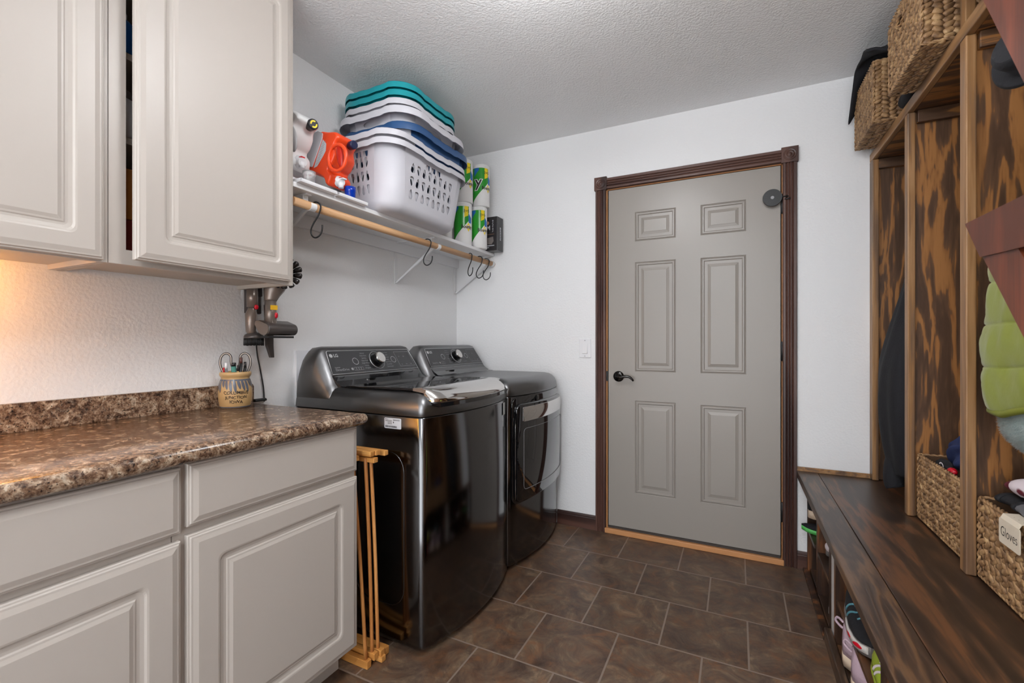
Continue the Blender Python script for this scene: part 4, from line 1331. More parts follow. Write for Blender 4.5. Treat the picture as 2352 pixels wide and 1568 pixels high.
# ------------------------------------------------------------------ stoneware crock with scissors and pens
CX, CY, CZ = -1.705, 1.085, CT + .0004
t = thing('stoneware_crock', 'tan stoneware crock lettered Columbus Junction Iowa on the worktop corner', 'crock', (CX, CY, CZ))
prof = [(.001, 0), (.0485, 0), (.0505, .003), (.0545, .025), (.0567, .048), (.0560, .070), (.0525, .090), (.0485, .102), (.0465, .110), (.0485, .115), (.0515, .119), (.0530, .126), (.0515, .132), (.0480, .134), (.0455, .130), (.044, .110), (.049, .085), (.0515, .05), (.046, .008), (.001, .006)]
mb = MB(); mb.lathe(prof, (CX, CY, CZ), 48)
obj('pot', mb, M['stone'], t)
def crock_r(z):
    for (r0, z0), (r1, z1) in zip(prof[1:12], prof[2:13]):
        if z0 <= z <= z1 and z1 > z0: return r0 + (r1 - r0) * (z - z0) / (z1 - z0)
    return .05
VA = math.atan2(-CY, -CX)
def onpot(a, z, d=.0007):
    r = crock_r(z) + d
    return (CX + r * math.cos(VA + a), CY + r * math.sin(VA + a), CZ + z)
mb = MB()
for zz, txt, s_ in ((.058, 'COLUMBUS', .0165), (.041, 'JUNCTION', .0150), (.024, 'IOWA', .0165)):
    put_text(mb, txt, s_, lambda x, y, zz=zz: onpot(x / .0565 + .04, zz + y + .0012 * math.sin(x * 260), .0014), bold=.0001, sx=.98)
obj('lettering', mb, M['ink'], t, label='hand-painted dark lettering')
mb = MB()
for k in range(13):
    a0 = -1.6 + k * .26; L = (.034, .040, .046, .026, .034, .044, .046)[k % 7]
    n = 7; pts = []
    for i in range(n + 1):
        q = i / n
        w = .095 * math.sin(math.pi * min(1, .18 + q * .82)) ** .6 + .006
        pts.append((a0 + .12 * q - .06, .104 - L * q, w))
    mb.loft([[onpot(a - w, z), onpot(a, z, .0011), onpot(a + w, z)] for a, z, w in pts], False, (False, False), 0, True)
for z0_, z1_ in ((.101, .107), (.002, .006)):
    gb = MB(); gb.loft([[onpot(2 * math.pi * k / 40, z, .0005) for k in range(40)] for z in (z0_, z1_)], True, (False, False), 0, True)
    obj('glaze_band', gb, M['glaze'], t)
obj('glaze_drips', mb, M['glaze'], t, label='blue grey brushed glaze strokes')
# view-side frame for the contents: right and toward-camera unit vectors
rt = Vector((-math.sin(VA), math.cos(VA), 0)); fw = Vector((math.cos(VA), math.sin(VA), 0))
def cpt(a, z, d=0.): p = Vector((CX, CY, CZ)) + rt * a + fw * d; return (p.x, p.y, p.z + z)
sg = mat('scissor_grip', (.02, .02, .02), .4); sw_ = mat('grip_insert', lin(206, 196, 186), .5)
t = thing('scissors', 'large scissors standing handles-up in the crock, black and cream loops', 'scissors', cpt(0, .01))
def loop_pts(s): return spline([cpt(s * .006, .135, -.012), cpt(s * .014, .165, -.012), cpt(s * .016, .192, -.012), cpt(s * .030, .203, -.012), cpt(s * .045, .192, -.012), cpt(s * .050, .166, -.012), cpt(s * .043, .138, -.012), cpt(s * .030, .115, -.012)], 6)
for s_ in (-1, 1):
    mb = MB(); mb.tube(loop_pts(s_), .0042, 8)
    hd = obj('handle', mb, sg, t)
    mb = MB(); mb.tube([Vector(p) + fw * .0032 for p in loop_pts(s_)], .0019, 6); obj('grip_insert', mb, sw_, hd, label='cream insert')
mb = MB(); mb.tube([cpt(0, .012, -.012), cpt(0, .14, -.012)], [.006, .009], 8); mb.tube([cpt(-.006, .14, -.014), cpt(.006, .14, -.010)], .006, 8); obj('blades', mb, M['chrome'], t)
def pen(a, d, lean, H, r, m, capm, label, name='pen'):
    t = thing(name, label, 'pen', cpt(a * .5, .012, d * .4))
    p0 = cpt(a * .5, .012, d * .4); p1 = cpt(a + lean, H - .022, d); p2 = cpt(a + lean * 1.12, H, d)
    mb = MB(); mb.tube([p0, p1], r, 10); obj('barrel', mb, m, t)
    mb = MB(); mb.tube([p1, p2, p2], [r * .95, r * .8, r * .3], 10); obj('tip', mb, capm, t)
pen(.018, .012, .000, .187, .0058, M['black'], mat('brown_cap', lin(84, 52, 46), .4), 'tall black marker in the crock, right of the centre')
pen(.031, .010, .000, .170, .0056, M['black'], M['black'], 'short black marker at the right side of the crock')
pen(-.026, .016, -.004, .168, .0052, M['clear'], M['whiteplastic'], 'clear ballpoint pen at the left side of the crock')
pen(-.033, .005, -.004, .150, .004, M['redprint'], M['redprint'], 'red pen lowest at the left rim of the crock')
pen(.008, .018, .000, .158, .004, mat('tan_pencil', lin(190, 160, 110), .5), M['ink'], 'thin tan pencil in the middle of the crock', 'pencil')
t = thing('glue_stick', 'short teal and black glue stick in the middle of the crock', 'glue stick', cpt(-.004, .02, .014))
mb = MB(); mb.tube([cpt(-.003, .012, .012), cpt(-.006, .154, .014)], .0085, 14); obj('tube', mb, mat('teal_label', lin(70, 130, 120), .5), t)
mb = MB(); mb.tube([cpt(-.006, .1545, .014), cpt(-.006, .168, .014)], .0078, 14); obj('cap', mb, M['black'], t)

# ------------------------------------------------------------------ cordless vacuum on its wall dock
VX = -1.668
V = lambda px, py, X=VX: at(px, py, X=X)
t = thing('handheld_vacuum', 'grey cordless vacuum hung on the wall past the upper cabinet, brush head down', 'vacuum', (VX, 1.2, 1.18))
mb = MB()
a, b, c, d = V(617, 705), V(622, 735), V(612, 672), V(598, 640)
a0 = V(622, 752); a1 = V(621, 690); a2 = V(616, 664); a3 = V(606, 640)
mb.tube([a0, a1], .0215, 20)
obj('wand_collar', mb, M['vac'], t)
mb = MB(); mb.tube([a1 + Vector((0, 0, -.001)), a1 + Vector((0, 0, .002)), V(624, 676), V(629, 662), V(633, 648), V(634, 634)], [.0225, .023, .030, .040, .047, .048], 22)
obj('motor_body', mb, M['vac'], t)
mb = MB(); r_c = V(648, 640, -1.64)
mb.tube([V(604, 645), V(612, 657), V(624, 664)], .0045, 8); obj('red_ring', mb, M['red'], t)
# ring of cyclone cones
cyc = MB()
cc = V(652, 627, -1.63)
ax = Vector((.75, -.62, .15)).normalized(); uu = ax.orthogonal().normalized(); ww = ax.cross(uu)
for k in range(14):
    a_ = 2 * math.pi * k / 14
    dirn = uu * math.cos(a_) + ww * math.sin(a_)
    p0 = cc + dirn * .034 - ax * .01; p1 = cc + dirn * .064 + ax * .008
    cyc.tube([p0, p0 * .5 + p1 * .5 + ax * .006, p1, p1 + dirn * .004], [.007, .0105, .0115, .006], 10)
cyc.tube([cc - ax * .02, cc + ax * .012], .034, 20)
obj('cyclones', cyc, mat('smoky_cyclone', (.035, .032, .032), .15, .4), t, label='ring of dark glossy cyclone cones')
mb = MB(); p = V(629, 706, VX + .022)
mb.box(VX + .0215, VX + .0232, a1.y - .013, a1.y + .012, 1.265, 1.284); 
s1 = V(630, 706, VX + .0225)
mb = MB(); mb.prism([(s1.y - .0155, s1.z - .009), (s1.y + .0145, s1.z - .009), (s1.y + .0145, s1.z + .009), (s1.y - .0155, s1.z + .009)], lambda y, z: (VX + .017 + .006 * math.cos((y - s1.y) * 70), y, z), lambda y, z: (VX + .0215 + .002 * math.cos((y - s1.y) * 70), y, z))
obj('sticker', mb, M['sticker'], t, label='yellow sticker')
s2 = V(635, 724, VX + .022)
mb = MB(); mb.ellipsoid((VX + .0205, s2.y, s2.z), (.006, .0075, .0125), None, 14, 8); obj('release_button', mb, M['red'], t, label='red release button')
# motorised brush head, axis along the wall
h0 = V(607, 766); h1 = V(664, 762)
hy0, hy1 = 1.163, 1.292; hzc = V(640, 757).z
mb = MB()
sec = [(.004 + .026 * math.cos(a), .024 * math.sin(a)) for a in [math.radians(-95 + 175 * k / 12) for k in range(13)]] + [(-.030, .036), (-.052, .034), (-.056, .022), (-.030, -.012), (-.012, -.022)]
HXc = VX + .018
rings = [[(HXc + x * s_, y, hzc + z * s_) for x, z in sec] for y, s_ in ((hy0, .96), (hy0 + .003, 1), (hy1 - .003, 1), (hy1, .95))]
mb.loft(rings, True, (True, True), 0, True)
hd = obj('brush_head', mb, M['vacdark'], t)
mb = MB(); mb.loft([[(HXc + x * .94, y, hzc + z * .94) for x, z in sec] for y in (hy0 - .004, hy0 - .0002)], True, (True, True), 0, False); obj('end_cap', mb, M['vac'], hd)
mb = MB(); mb.box(HXc - .03, HXc + .02, hy0 + .004, hy1 - .012, hzc - .034, hzc - .026); obj('brush_strip', mb, M['black'], hd)
mb = MB(); mb.tube([(VX, a0.y, hzc + .0), (VX, a0.y, hzc + .040)], .0215, 18); obj('neck', mb, M['vac'], hd)
# tools on the dock
t = thing('vacuum_dock', 'dark wall dock of the cordless vacuum behind the brush tool', 'dock', (XL, 1.19, 1.36))
mb = MB(); mb.box(XL + .001, XL + .030, 1.165, 1.225, 1.262, 1.40); mb.box(XL + .030, XL + .060, 1.18, 1.21, 1.33, 1.40); obj('backplate', mb, M['vacdark'], t, bevel=.006)
t = thing('brush_tool', 'round bristled vacuum brush tool hanging left of the motor head', 'vacuum tool', (XL + .06, 1.17, 1.12))
BX = XL + .060
b0, b1, b2, b3 = V(579, 662, BX), V(580, 705, BX), V(577, 715, BX), V(576, 760, BX)
mb = MB(); mb.tube([b0, b1], .0205, 18); mb.tube([b1, V(579, 712, BX), V(577, 722, BX), b3, V(582, 768, BX)], [.016, .016, .022, .018, .016], 18); obj('stem', mb, M['vac'], t)
hcn = V(583, 772, BX)
mb = MB(); mb.lathe([(.018, .014), (.032, .006), (.036, -.004), (.034, -.010)], tuple(hcn), 28); obj('brush_base', mb, M['vacdark'], t)
mb = MB()
for k in range(110):
    a_ = 2 * math.pi * k / 55; r0 = .034 if k < 55 else .026
    p = Vector((hcn.x + r0 * math.cos(a_), hcn.y + r0 * math.sin(a_), hcn.z - .008)); q = Vector((hcn.x + r0 * 1.02 * math.cos(a_ + rnd.uniform(-.04, .04)), hcn.y + r0 * 1.02 * math.sin(a_), hcn.z - .036 + rnd.uniform(-.002, .002)))
    mb.tube([p, q], .0016, 4)
obj('bristles', mb, M['black'], t, kind='stuff')
mb = MB(); rp = V(589, 705, BX + .02); mb.ellipsoid((BX + .020, rp.y, rp.z), (.005, .009, .010), None, 12, 8); obj('release_button', mb, M['red'], t, label='red release button')
t = thing('crevice_tool', 'slim dark crevice tool hanging behind the vacuum head', 'vacuum tool', (XL + .03, 1.22, 1.09))
CX_ = XL + .045
e0, e1, e2 = V(617, 700, CX_), V(619, 800, CX_), V(622, 821, CX_)
mb = MB(); mb.loft([[(CX_ - .010, e0.y - .016, e0.z), (CX_ + .010, e0.y - .016, e0.z), (CX_ + .010, e0.y + .016, e0.z), (CX_ - .010, e0.y + .016, e0.z)],
                    [(CX_ - .009, e1.y - .014, e1.z + .012), (CX_ + .009, e1.y - .014, e1.z + .012), (CX_ + .009, e1.y + .013, e1.z + .012), (CX_ - .009, e1.y + .013, e1.z + .012)],
                    [(CX_ - .007, e2.y - .004, e2.z), (CX_ + .007, e2.y - .004, e2.z), (CX_ + .007, e2.y + .012, e2.z), (CX_ - .007, e2.y + .012, e2.z)]], True, (True, True), 0, False)
obj('nozzle', mb, M['vacdark'], t, bevel=.002)
# charging lead
K = lambda px, py, X=XL + .008: at(px, py, X=X)
mb = MB(); mb.tube(spline([K(588, 780), K(591, 815), K(598, 850), K(605, 890), K(607, 922)], 6), .0028, 8)
tag(obj('charging_cord', mb, M['rubber']), 'thin black charging cord hanging from the vacuum dock down to the worktop', 'cord')
mb = MB(); ad = at(592, 921, Z=CT + .008)
mb.loft([[(XL + .022 + .012 * math.cos(a), 1.196 + i_, CT + .0075 + .0065 * math.sin(a)) for a in [2 * math.pi * k / 12 for k in range(12)]] for i_ in (-.002, .026, .048)], True, (True, True), 0, True)
tag(obj('power_adapter', mb, M['rubber']), 'small black power adapter lying on the worktop against the wall', 'adapter')

# ------------------------------------------------------------------ things seen through the gap of the ajar cabinet door
def can(x, y, z, R, H, m, capm, label, cat='bottle', name='bottle'):
    t = thing(name, label, cat, (x, y, z), 'supplies inside the ajar upper cabinet')
    mb = MB(); mb.lathe([(.001, 0), (R, .002), (R, H * .72), (R * .9, H * .78), (R * .55, H * .84)], (x, y, z), 24); obj('container', mb, m, t)
    mb = MB(); mb.lathe([(R * .55, H * .84), (R * .55, H), (.001, H)], (x, y, z), 20); obj('lid', mb, capm, t)
GX = UF - .075
s0, s1_, s2_, s3 = CAB_SHELVES
can(GX, .655, s2_ + .0005, .034, .115, M['bluewrap'], M['whiteplastic'], 'blue-labelled jar on the upper visible shelf in the cabinet gap', 'jar', 'jar')
can(GX, .665, s1_ + .0005, .034, .135, M['labelgrey'], mat('grey_cap', lin(120, 118, 116), .5), 'grey spray bottle on the middle shelf in the cabinet gap')
can(GX, .658, s3 + .0005, .034, .12, M['black'], M['black'], 'dark bottle on the highest shelf in the cabinet gap')
mb = MB(); mb.box(GX - .05, GX + .04, .6195 + .02, .70, s0 + .215, s0 + .250)
t = tag(obj('carton', MB().box(GX - .05, GX + .035, .640, .70, s0 + .105, s0 + .245), mat('orange_carton', lin(170, 106, 40), .6), bevel=.002), 'orange brown carton low in the cabinet gap', 'box', 'supplies inside the ajar upper cabinet')
t = tag(obj('carton', MB().box(GX - .05, GX + .030, .640, .70, s0 + .0005, s0 + .1045), mat('red_carton', lin(120, 30, 26), .6), bevel=.002), 'dark red carton on the cabinet floor under the orange carton', 'box', 'supplies inside the ajar upper cabinet')

# ------------------------------------------------------------------ shoe bench along the right wall
BT, BTH, BXF = .497, .030, .273
t = thing('storage_bench', 'long dark-stained wooden bench with open shoe cubbies under its seat', 'bench', (.62, 1.2, 0))
BY0 = -.6
mb = MB(); mb.box(BXF, .3625, BY0, YF - .016, BT - BTH, BT); obj('front_plank', mb, M['bench'], t, bevel=.003)
mb = MB(); mb.box(.364, XR - .002, BY0, YF - .022, BT - BTH, BT - .0012); obj('seat_panel', mb, M['benchd'], t, bevel=.0015)
mb = MB(); mb.box(BXF + .002, .572, YF - .0155, YF - .0125, BT - .028, BT + .020); mb.box(BXF + .002, .572, YF - .022, YF - .0155, BT + .0005, BT + .012); obj('back_cleat', mb, M['posty'], t)
UX = .327     # front plane of the cubbies
def divider(y0, y1, m=None, name='divider', x0=UX, lab=None, z1=BT - BTH - .0005, xb=.80):
    return obj(name, MB().box(x0, xb, y0, y1, .0925 if False else .0005, z1), m or M['benchside'], t, bevel=.0015, label=lab)
divider(YF - .036, YF - .018, x0=.318, name='end_panel')
divider(2.432, 2.470, x0=.326)
divider(2.120, 2.158, x0=.326)
divider(2.052, 2.1195, mat('white_painted_edge', lin(216, 214, 212), .6, bump=(200, .4, 2)), 'white_infill', .3285, 'white painted strip between two dark posts')
divider(2.014, 2.0515, x0=.326)
divider(1.405, 1.442, x0=.326)
divider(.80, .838, x0=.326)
mb = MB(); mb.box(.318, .80, 2.4705, YF - .0365, .206, .224); obj('cubby_shelf', mb, M['benchd'], t, bevel=.0015)
mb = MB(); mb.box(.326, .80, 2.1585, 2.4315, .190, .208); obj('cubby_shelf', mb, M['benchd'], t, bevel=.0015)
mb = MB(); mb.box(.329, .80, 1.4425, 2.0135, .190, .208); obj('cubby_shelf', mb, M['benchd'], t, bevel=.0015)
mb = MB(); mb.box(.329, .80, .8385, 1.4045, .190, .208); obj('cubby_shelf', mb, M['benchd'], t, bevel=.0015)
for a, b, z in ((2.4705, YF - .0365, .020), (2.1585, 2.4315, .020), (1.4425, 2.0135, .046), (.8385, 1.4045, .046)):
    mb = MB(); mb.box(.329, .80, a, b, .001, z); obj('cubby_floor', mb, M['benchd'], t, bevel=.0015)
mb = MB(); mb.box(.302, .3255, BY0, 2.10, .0005, .054); obj('kick_rail', mb, M['bench'], t, bevel=.003)
mb = MB(); mb.box(.300, .3255, 2.1005, YF - .0165, .0005, .012); obj('floor_strip', mb, M['benchside'], t, bevel=.002)
mb = MB(); mb.box(.8005, .815, BY0, YF - .02, .0005, BT - BTH - .001); obj('back_panel', mb, M['benchside'], t)

# ------------------------------------------------------------------ lockers standing on the bench
t = thing('mudroom_locker', 'tall dark-stained plywood locker unit with open bays standing on the bench', 'locker', (.78, 1.2, BT))
LX, LB, LT = .576, XR - .004, 2.008
ZB = BT + .0005
def panel(name, x0, x1, y0, y1, z0, z1, m): return obj(name, MB().box(x0, x1, y0, y1, z0, z1), m, t, bevel=.0015)
panel('back_panel', LB - .012, LB, -.6, YF - .014, ZB, 2.40, M['ply'])
panel('end_panel', .600, LB - .013, YF - .026, YF - .014, ZB, LT, M['ply'])
for y in (2.205, 1.725, 1.225):
    panel('divider_panel', .600, LB - .013, y - .006, y + .012, ZB, LT, M['ply'])
    panel('cleat', .604, LB - .02, y - .0265, y - .0065, LT - .045, LT - .0005, M['plyx'])
panel('cleat', .600, LB - .02, YF - .0465, YF - .0265, LT - .045, LT - .0005, M['plyx'])
def post(y0, y1, z0=ZB, z1=2.0065, x0=LX, x1=.599):
    o = obj('post', MB().box(x0, x1, y0, y1, z0, z1), M['post'], t, bevel=.003); return o
post(YF - .052, YF - .002, x0=.574); post(2.187, 2.224); post(1.704, 1.744); post(1.200, 1.240); post(.70, .74)
mb = MB(); mb.box(LX - .002, LX + .020, -.6, YF - .002, LT - .001, LT + .037); obj('top_rail', mb, M['posty'], t, bevel=.003)
mb = MB(); mb.box(LX + .0205, LB - .013, -.6, YF - .014, LT + .0005, LT + .019); obj('top_shelf', mb, M['plyx'], t)
post(1.708, 1.742, LT + .0375, ZC - .003, LX + .0, .600)

# ------------------------------------------------------------------ woven baskets
def lump_template(nu=7, nv=5):
    v, f = [], []
    for j in range(1, nv):
        q = math.pi * j / nv
        for k in range(nu):
            a = 2 * math.pi * k / nu
            v.append((math.sin(q) ** .8 * math.cos(a), math.sin(q) ** .8 * math.sin(a), -math.cos(q)))
    for j in range(nv - 2):
        for k in range(nu): f.append((j * nu + k, j * nu + (k + 1) % nu, (j + 1) * nu + (k + 1) % nu, (j + 1) * nu + k))
    f.append(tuple(reversed(range(nu)))); f.append(tuple((nv - 2) * nu + k for k in range(nu)))
    return v, f
LV, LF = lump_template()
def weave_face(mb, org, ux, vx, nx, W, H, row, pitch, chevron=True, skip=None, a0=.55, ll=.78, lw=.29):
    """fill a W x H face with plaited rows: two slanted leaf lumps per stitch"""
    ux, vx, nx = Vector(ux), Vector(vx), Vector(nx); org = Vector(org)
    rows = max(1, round(H / row)); rh = H / rows
    cols = max(1, round(W / pitch)); cw = W / cols
    for r in range(rows):
        for c in range(cols):
            for h in (0, 1):
                cu = (c + .5 + (.5 if h else 0) * 1.0) * cw
                if cu > W - cw * .2: cu = W - cw * .35
                cv = (r + (.27 if h == 0 else .73)) * rh
                if skip and skip(cu, cv): continue
                ang = (a0 if h == 0 else -a0) * (1 if chevron else -1) + rnd.uniform(-.10, .10)
                l_ = cw * ll * rnd.uniform(.92, 1.1); w_ = rh * lw * rnd.uniform(.9, 1.1); d_ = .0052 * rnd.uniform(.85, 1.25)
                ca, sa = math.cos(ang), math.sin(ang)
                base = org + ux * cu + vx * cv + nx * (.001 + rnd.uniform(-.0008, .0012))
                vv = []
                for x, y, z in LV:
                    # z is the long axis, tapering leaf
                    tp = 1 - .35 * z * (1 if h == 0 else -1)
                    a, b = z * l_, y * w_ * tp
                    vv.append(base + ux * (a * ca - b * sa) + vx * (a * sa + b * ca) + nx * (x * d_ * tp))
                mb.add(vv, LF, 0, True)
def rope(mb, pts, r, loop=True, tw=.012):
    """two-strand twisted cord"""
    P = [Vector(p) for p in pts]
    dn = []
    n = len(P)
    for i in range(n if loop else n - 1):
        a, b = P[i], P[(i + 1) % n]; L = (b - a).length; m_ = max(1, int(L / .006))
        for k in range(m_): dn.append(a + (b - a) * k / m_)
    for s_ in (0, math.pi):
        out = []
        for i, p in enumerate(dn):
            tg_ = (dn[(i + 1) % len(dn)] - dn[i - 1]).normalized() if loop or 0 < i < len(dn) - 1 else Vector((0, 1, 0))
            u = tg_.orthogonal().normalized(); 
            up = Vector((0, 0, 1)); u = tg_.cross(up); u = u.normalized() if u.length > 1e-3 else Vector((1, 0, 0)); w = tg_.cross(u)
            a = i * .006 / tw * 2 + s_
            out.append(p + (u * math.cos(a) + w * math.sin(a)) * r * .55)
        mb.tube(out, r * .62, 6, 0, loop)
def woven_basket(label, x0, x1, y0, y1, z0, z1, faces='ln', row=.024, pitch=.024, front_row=None, hand=False, group=None):
    t = thing('woven_basket', label, 'basket', ((x0 + x1) / 2, (y0 + y1) / 2, z0), group)
    e = .006
    mb = MB(); th = .006
    mb.box(x0 + e, x1 - e, y0 + e, y1 - e, z0 + .001, z0 + .008)
    hole = None
    if hand:
        hy, hz0, hz1 = (y0 + y1) / 2 + .02, z1 - .075, z1 - .045
    mb.box(x0 + e, x0 + e + th, y0 + e, y1 - e, z0 + .008, z1 - .004); mb.box(x1 - e - th, x1 - e, y0 + e, y1 - e, z0 + .008, z1 - .004)
    mb.box(x0 + e + th, x1 - e - th, y0 + e, y0 + e + th, z0 + .008, z1 - .004); mb.box(x0 + e + th, x1 - e - th, y1 - e - th, y1 - e, z0 + .008, z1 - .004)
    mb2 = MB()
    H, Wy, Wx = z1 - z0 - .010, y1 - y0, x1 - x0
    skip = (lambda u, v: abs(u - (Wy / 2 - .02 - .004)) < .042 and abs(v - (H - .055)) < .016) if hand else None
    weave_face(mb2, (x0 + e, y1 - .004, z0 + .004), (0, -1, 0), (0, 0, 1), (-1, 0, 0), Wy - .008, H, row, pitch, True, skip)       # front
    weave_face(mb2, (x0 + .006, y0 + e, z0 + .004), (0, 0, 1), (1, 0, 0), (0, -1, 0), H, Wx - .012, .050, .018, True, None, 1.12, .98, .19)                                 # near side, plaits upright
    if 'b' in faces: weave_face(mb2, (x0 + .006, y1 - .006, z0 + .003), (0, -1, 0), (1, 0, 0), (0, 0, -1), Wy - .012, Wx - .012, row * 1.2, pitch)
    mbr = MB()
    body = obj('core', mb, M['weavein'], t)
    obj('weave', mb2, M['weave'], t)
    rope(mbr, [(x0 + .004, y0 + .004, z1 - .004), (x1 - .004, y0 + .004, z1 - .004), (x1 - .004, y1 - .004, z1 - .004), (x0 + .004, y1 - .004, z1 - .004)], .0058)
    obj('rim', mbr, M['weave'], t)
    mbr = MB()
    for (xx, yy) in ((x0 + .003, y0 + .003), (x0 + .003, y1 - .003), (x1 - .003, y0 + .003)):
        rope(mbr, [(xx, yy, z0 + .004), (xx, yy + .00001, z1 - .006)], .005, False)
    rope(mbr, [(x0 + .003, y0 + .003, z0 + .003), (x1 - .004, y0 + .003, z0 + .003), (x1 - .004, y1 - .003, z0 + .003), (x0 + .003, y1 - .003, z0 + .003)], .0048)
    obj('edge_binding', mbr, M['weave'], t)
    if hand:
        mbr = MB(); hcy = y0 + .004 + (Wy / 2 + .02 + .004); hzc_ = z0 + .004 + H - .055
        rope(mbr, [(x0 + .0005, hcy + .040 * math.cos(a), hzc_ + .016 * math.sin(a)) for a in [2 * math.pi * k / 14 for k in range(14)]], .005)
        mbh = MB(); mbh.box(x0 + .0035, x0 + .0065, hcy - .034, hcy + .034, hzc_ - .011, hzc_ + .011)
        obj('handle', mbr, M['weave'], t)
    return t
SH = LT + .0375
SHB = SH + .006
G1 = 'woven baskets on top of the lockers'
woven_basket('woven basket on the locker top nearest the far wall, black cloth spilling over it', .503, .86, 2.335, 2.652, SHB, 2.305, 'b', group=G1)
woven_basket('woven basket on the locker top, middle one with a hand hole in its front', .503, .86, 1.794, 2.122, SHB, 2.312, 'b', hand=True, group=G1)
woven_basket('woven basket on the locker top cut by the top edge of the photo', .495, .86, 1.29, 1.585, SHB, 2.30, 'b', group=G1)
G2 = 'woven baskets on the bench seat'
woven_basket('woven basket on the bench holding navy clothes, in the second bay', .600, .93, 1.750, 2.172, BT + .008, .737, '', row=.026, pitch=.028, group=G2)
woven_basket('woven basket on the bench with the gloves tag, in the nearest bay', .598, .93, 1.262, 1.698, BT + .008, .724, '', row=.028, pitch=.030, group=G2)

# tag card
y_t, z_t = at(2322, 1200, X=.590).y, .683
A0, A1, B0, B1 = at(2296, 1183, X=.588), at(2352, 1228, X=.588), at(2296, 1243, X=.588), at(2346, 1275, X=.588)
t = thing('name_tag', 'cream card lettered Gloves hooked over the rim of the nearest bench basket', 'tag', (.588, (A0.y + B1.y) / 2, .70))
cw0, cw1 = A0.y, A0.y - .094
mb = MB(); mb.prism(rrect(0, .094, 0, .060, .006, 4), lambda u, v: (.5880, cw0 - u, .6545 + v), lambda u, v: (.5865, cw0 - u, .6545 + v))
mb.loft([[(.5880, cw0 - u, .7145), (.5865, cw0 - u, .7145), (.592, cw0 - u, .7255), (.62, cw0 - u, .7275), (.62, cw0 - u, .7262), (.593, cw0 - u, .7243)] for u in (.006, .088)], True, (True, True), 0, False)
obj('card', mb, M['cream'], t)
mb = MB(); put_text(mb, 'Gloves', .034, lambda x, y: (.5861, cw0 - .047 - x, .684 + y), bold=-.0003, sx=.80)
obj('lettering', mb, M['ink'], t)

# ------------------------------------------------------------------ cloth helpers
def blob(name, m, c, r, seed=0, amp=.18, freq=3.2, parent=None, nu=36, nv=20, flat=.0, rot=None):
    """crumpled soft bundle"""
    q = random.Random(seed)
    ph = [(q.uniform(1, freq), q.uniform(1, freq), q.uniform(1, freq), q.uniform(0, 6.28), q.uniform(.4, 1)) for _ in range(9)]
    mb = MB(); rings = []
    for j in range(1, nv):
        th_ = math.pi * j / nv; ring = []
        for k in range(nu):
            a = 2 * math.pi * k / nu
            d = Vector((math.sin(th_) * math.cos(a), math.sin(th_) * math.sin(a), -math.cos(th_)))
            s_ = 1 + amp * sum(w * math.sin(3 * (d.x * fx + d.y * fy + d.z * fz) + p) for fx, fy, fz, p, w in ph) / 3
            p = Vector((d.x * r[0] * s_, d.y * r[1] * s_, d.z * r[2] * s_))
            if flat and p.z < -r[2] * flat: p.z = -r[2] * flat
            if rot is not None: p = rot @ p
            ring.append(p + Vector(c))
        rings.append(ring)
    mb.loft(rings, True, (True, True), 0, True)
    return obj(name, mb, m, parent, subsurf=1)

# navy clothes in the second-bay basket
o = tag(blob('navy_garment', M['navycloth'], (.728, 2.03, .772), (.078, .108, .070), 3, .26), 'crumpled navy garment heaped in the second-bay bench basket', 'clothes')
o = thing('knit_cap', 'black cap with white and red print tucked at the front of the navy clothes', 'hat', (.635, 2.02, .72))
blob('fabric', M['blackcloth'], (.634, 2.035, .720), (.018, .058, .028), 5, .15, parent=o)
mb = MB()
W3 = lambda a, r: (.6128, 1.995 + r * math.cos(a), .736 + r * .6 * math.sin(a))
mb.loft([[W3(a, .012), W3(a, .019)] for a in [.3 + 4.6 * k / 14 for k in range(15)]], False, (False, False)); mb.xform(Matrix.Translation((0, 0, 0)))
obj('white_print', mb, M['whitecloth'], o)
blob('red_print', M['red'], (.628, 1.955, .728), (.012, .022, .012), 2, .05, parent=o)
# gloves basket
o = thing('scarf', 'white and maroon patterned scarf rolled on the gloves basket', 'scarf', (.70, 1.56, .76))
mb = MB(); rings = []
N1 = 26
for i in range(N1 + 1):
    q = i / N1
    c = Vector((.645 + .10 * q, 1.655 - .34 * q, .772 + .012 * math.sin(q * 5)))
    rr = .034 * (min(1, .15 + q * 5)) ** .6
    rings.append([c + Vector((.8 * rr * math.cos(a) * 1.3, rr * .3 * math.cos(a), rr * (.72 + .10 * math.sin(3 * a + q * 9)) * math.sin(a))) for a in [2 * math.pi * k / 18 for k in range(18)]])
mb.loft(rings, True, (True, True), 0, True)
sm_, nt_, bs_ = _nt('scarf_print')
tc_ = nt_.nodes.new('ShaderNodeTexCoord'); nz = nt_.nodes.new('ShaderNodeTexNoise'); nz.inputs['Scale'].default_value = 14; nz.inputs['Detail'].default_value = 1; nz.inputs['Distortion'].default_value = 1.2
nt_.links.new(tc_.outputs['Object'], nz.inputs['Vector'])
rp_ = ramp(nt_, [(.50, lin(226, 214, 220)), (.53, lin(108, 30, 48)), (.60, lin(108, 30, 48)), (.63, lin(226, 214, 220))]); nt_.links.new(nz.outputs['Fac'], rp_.inputs[0]); nt_.links.new(rp_.outputs[0], bs_.inputs['Base Color']); bs_.inputs['Roughness'].default_value = .85
obj('fabric', mb, sm_, o)
mb = MB(); rings2 = [[Vector(p) * 1.0 + (Vector(p) - Vector((.645 + .10 * (i / N1), 1.655 - .34 * (i / N1), .772))) * .03 for p in rings[i]] for i in (0, 1, 2)]
mb.loft(rings2, True, (True, False), 0, True); obj('border', mb, M['maroon'], o, label='maroon tip')
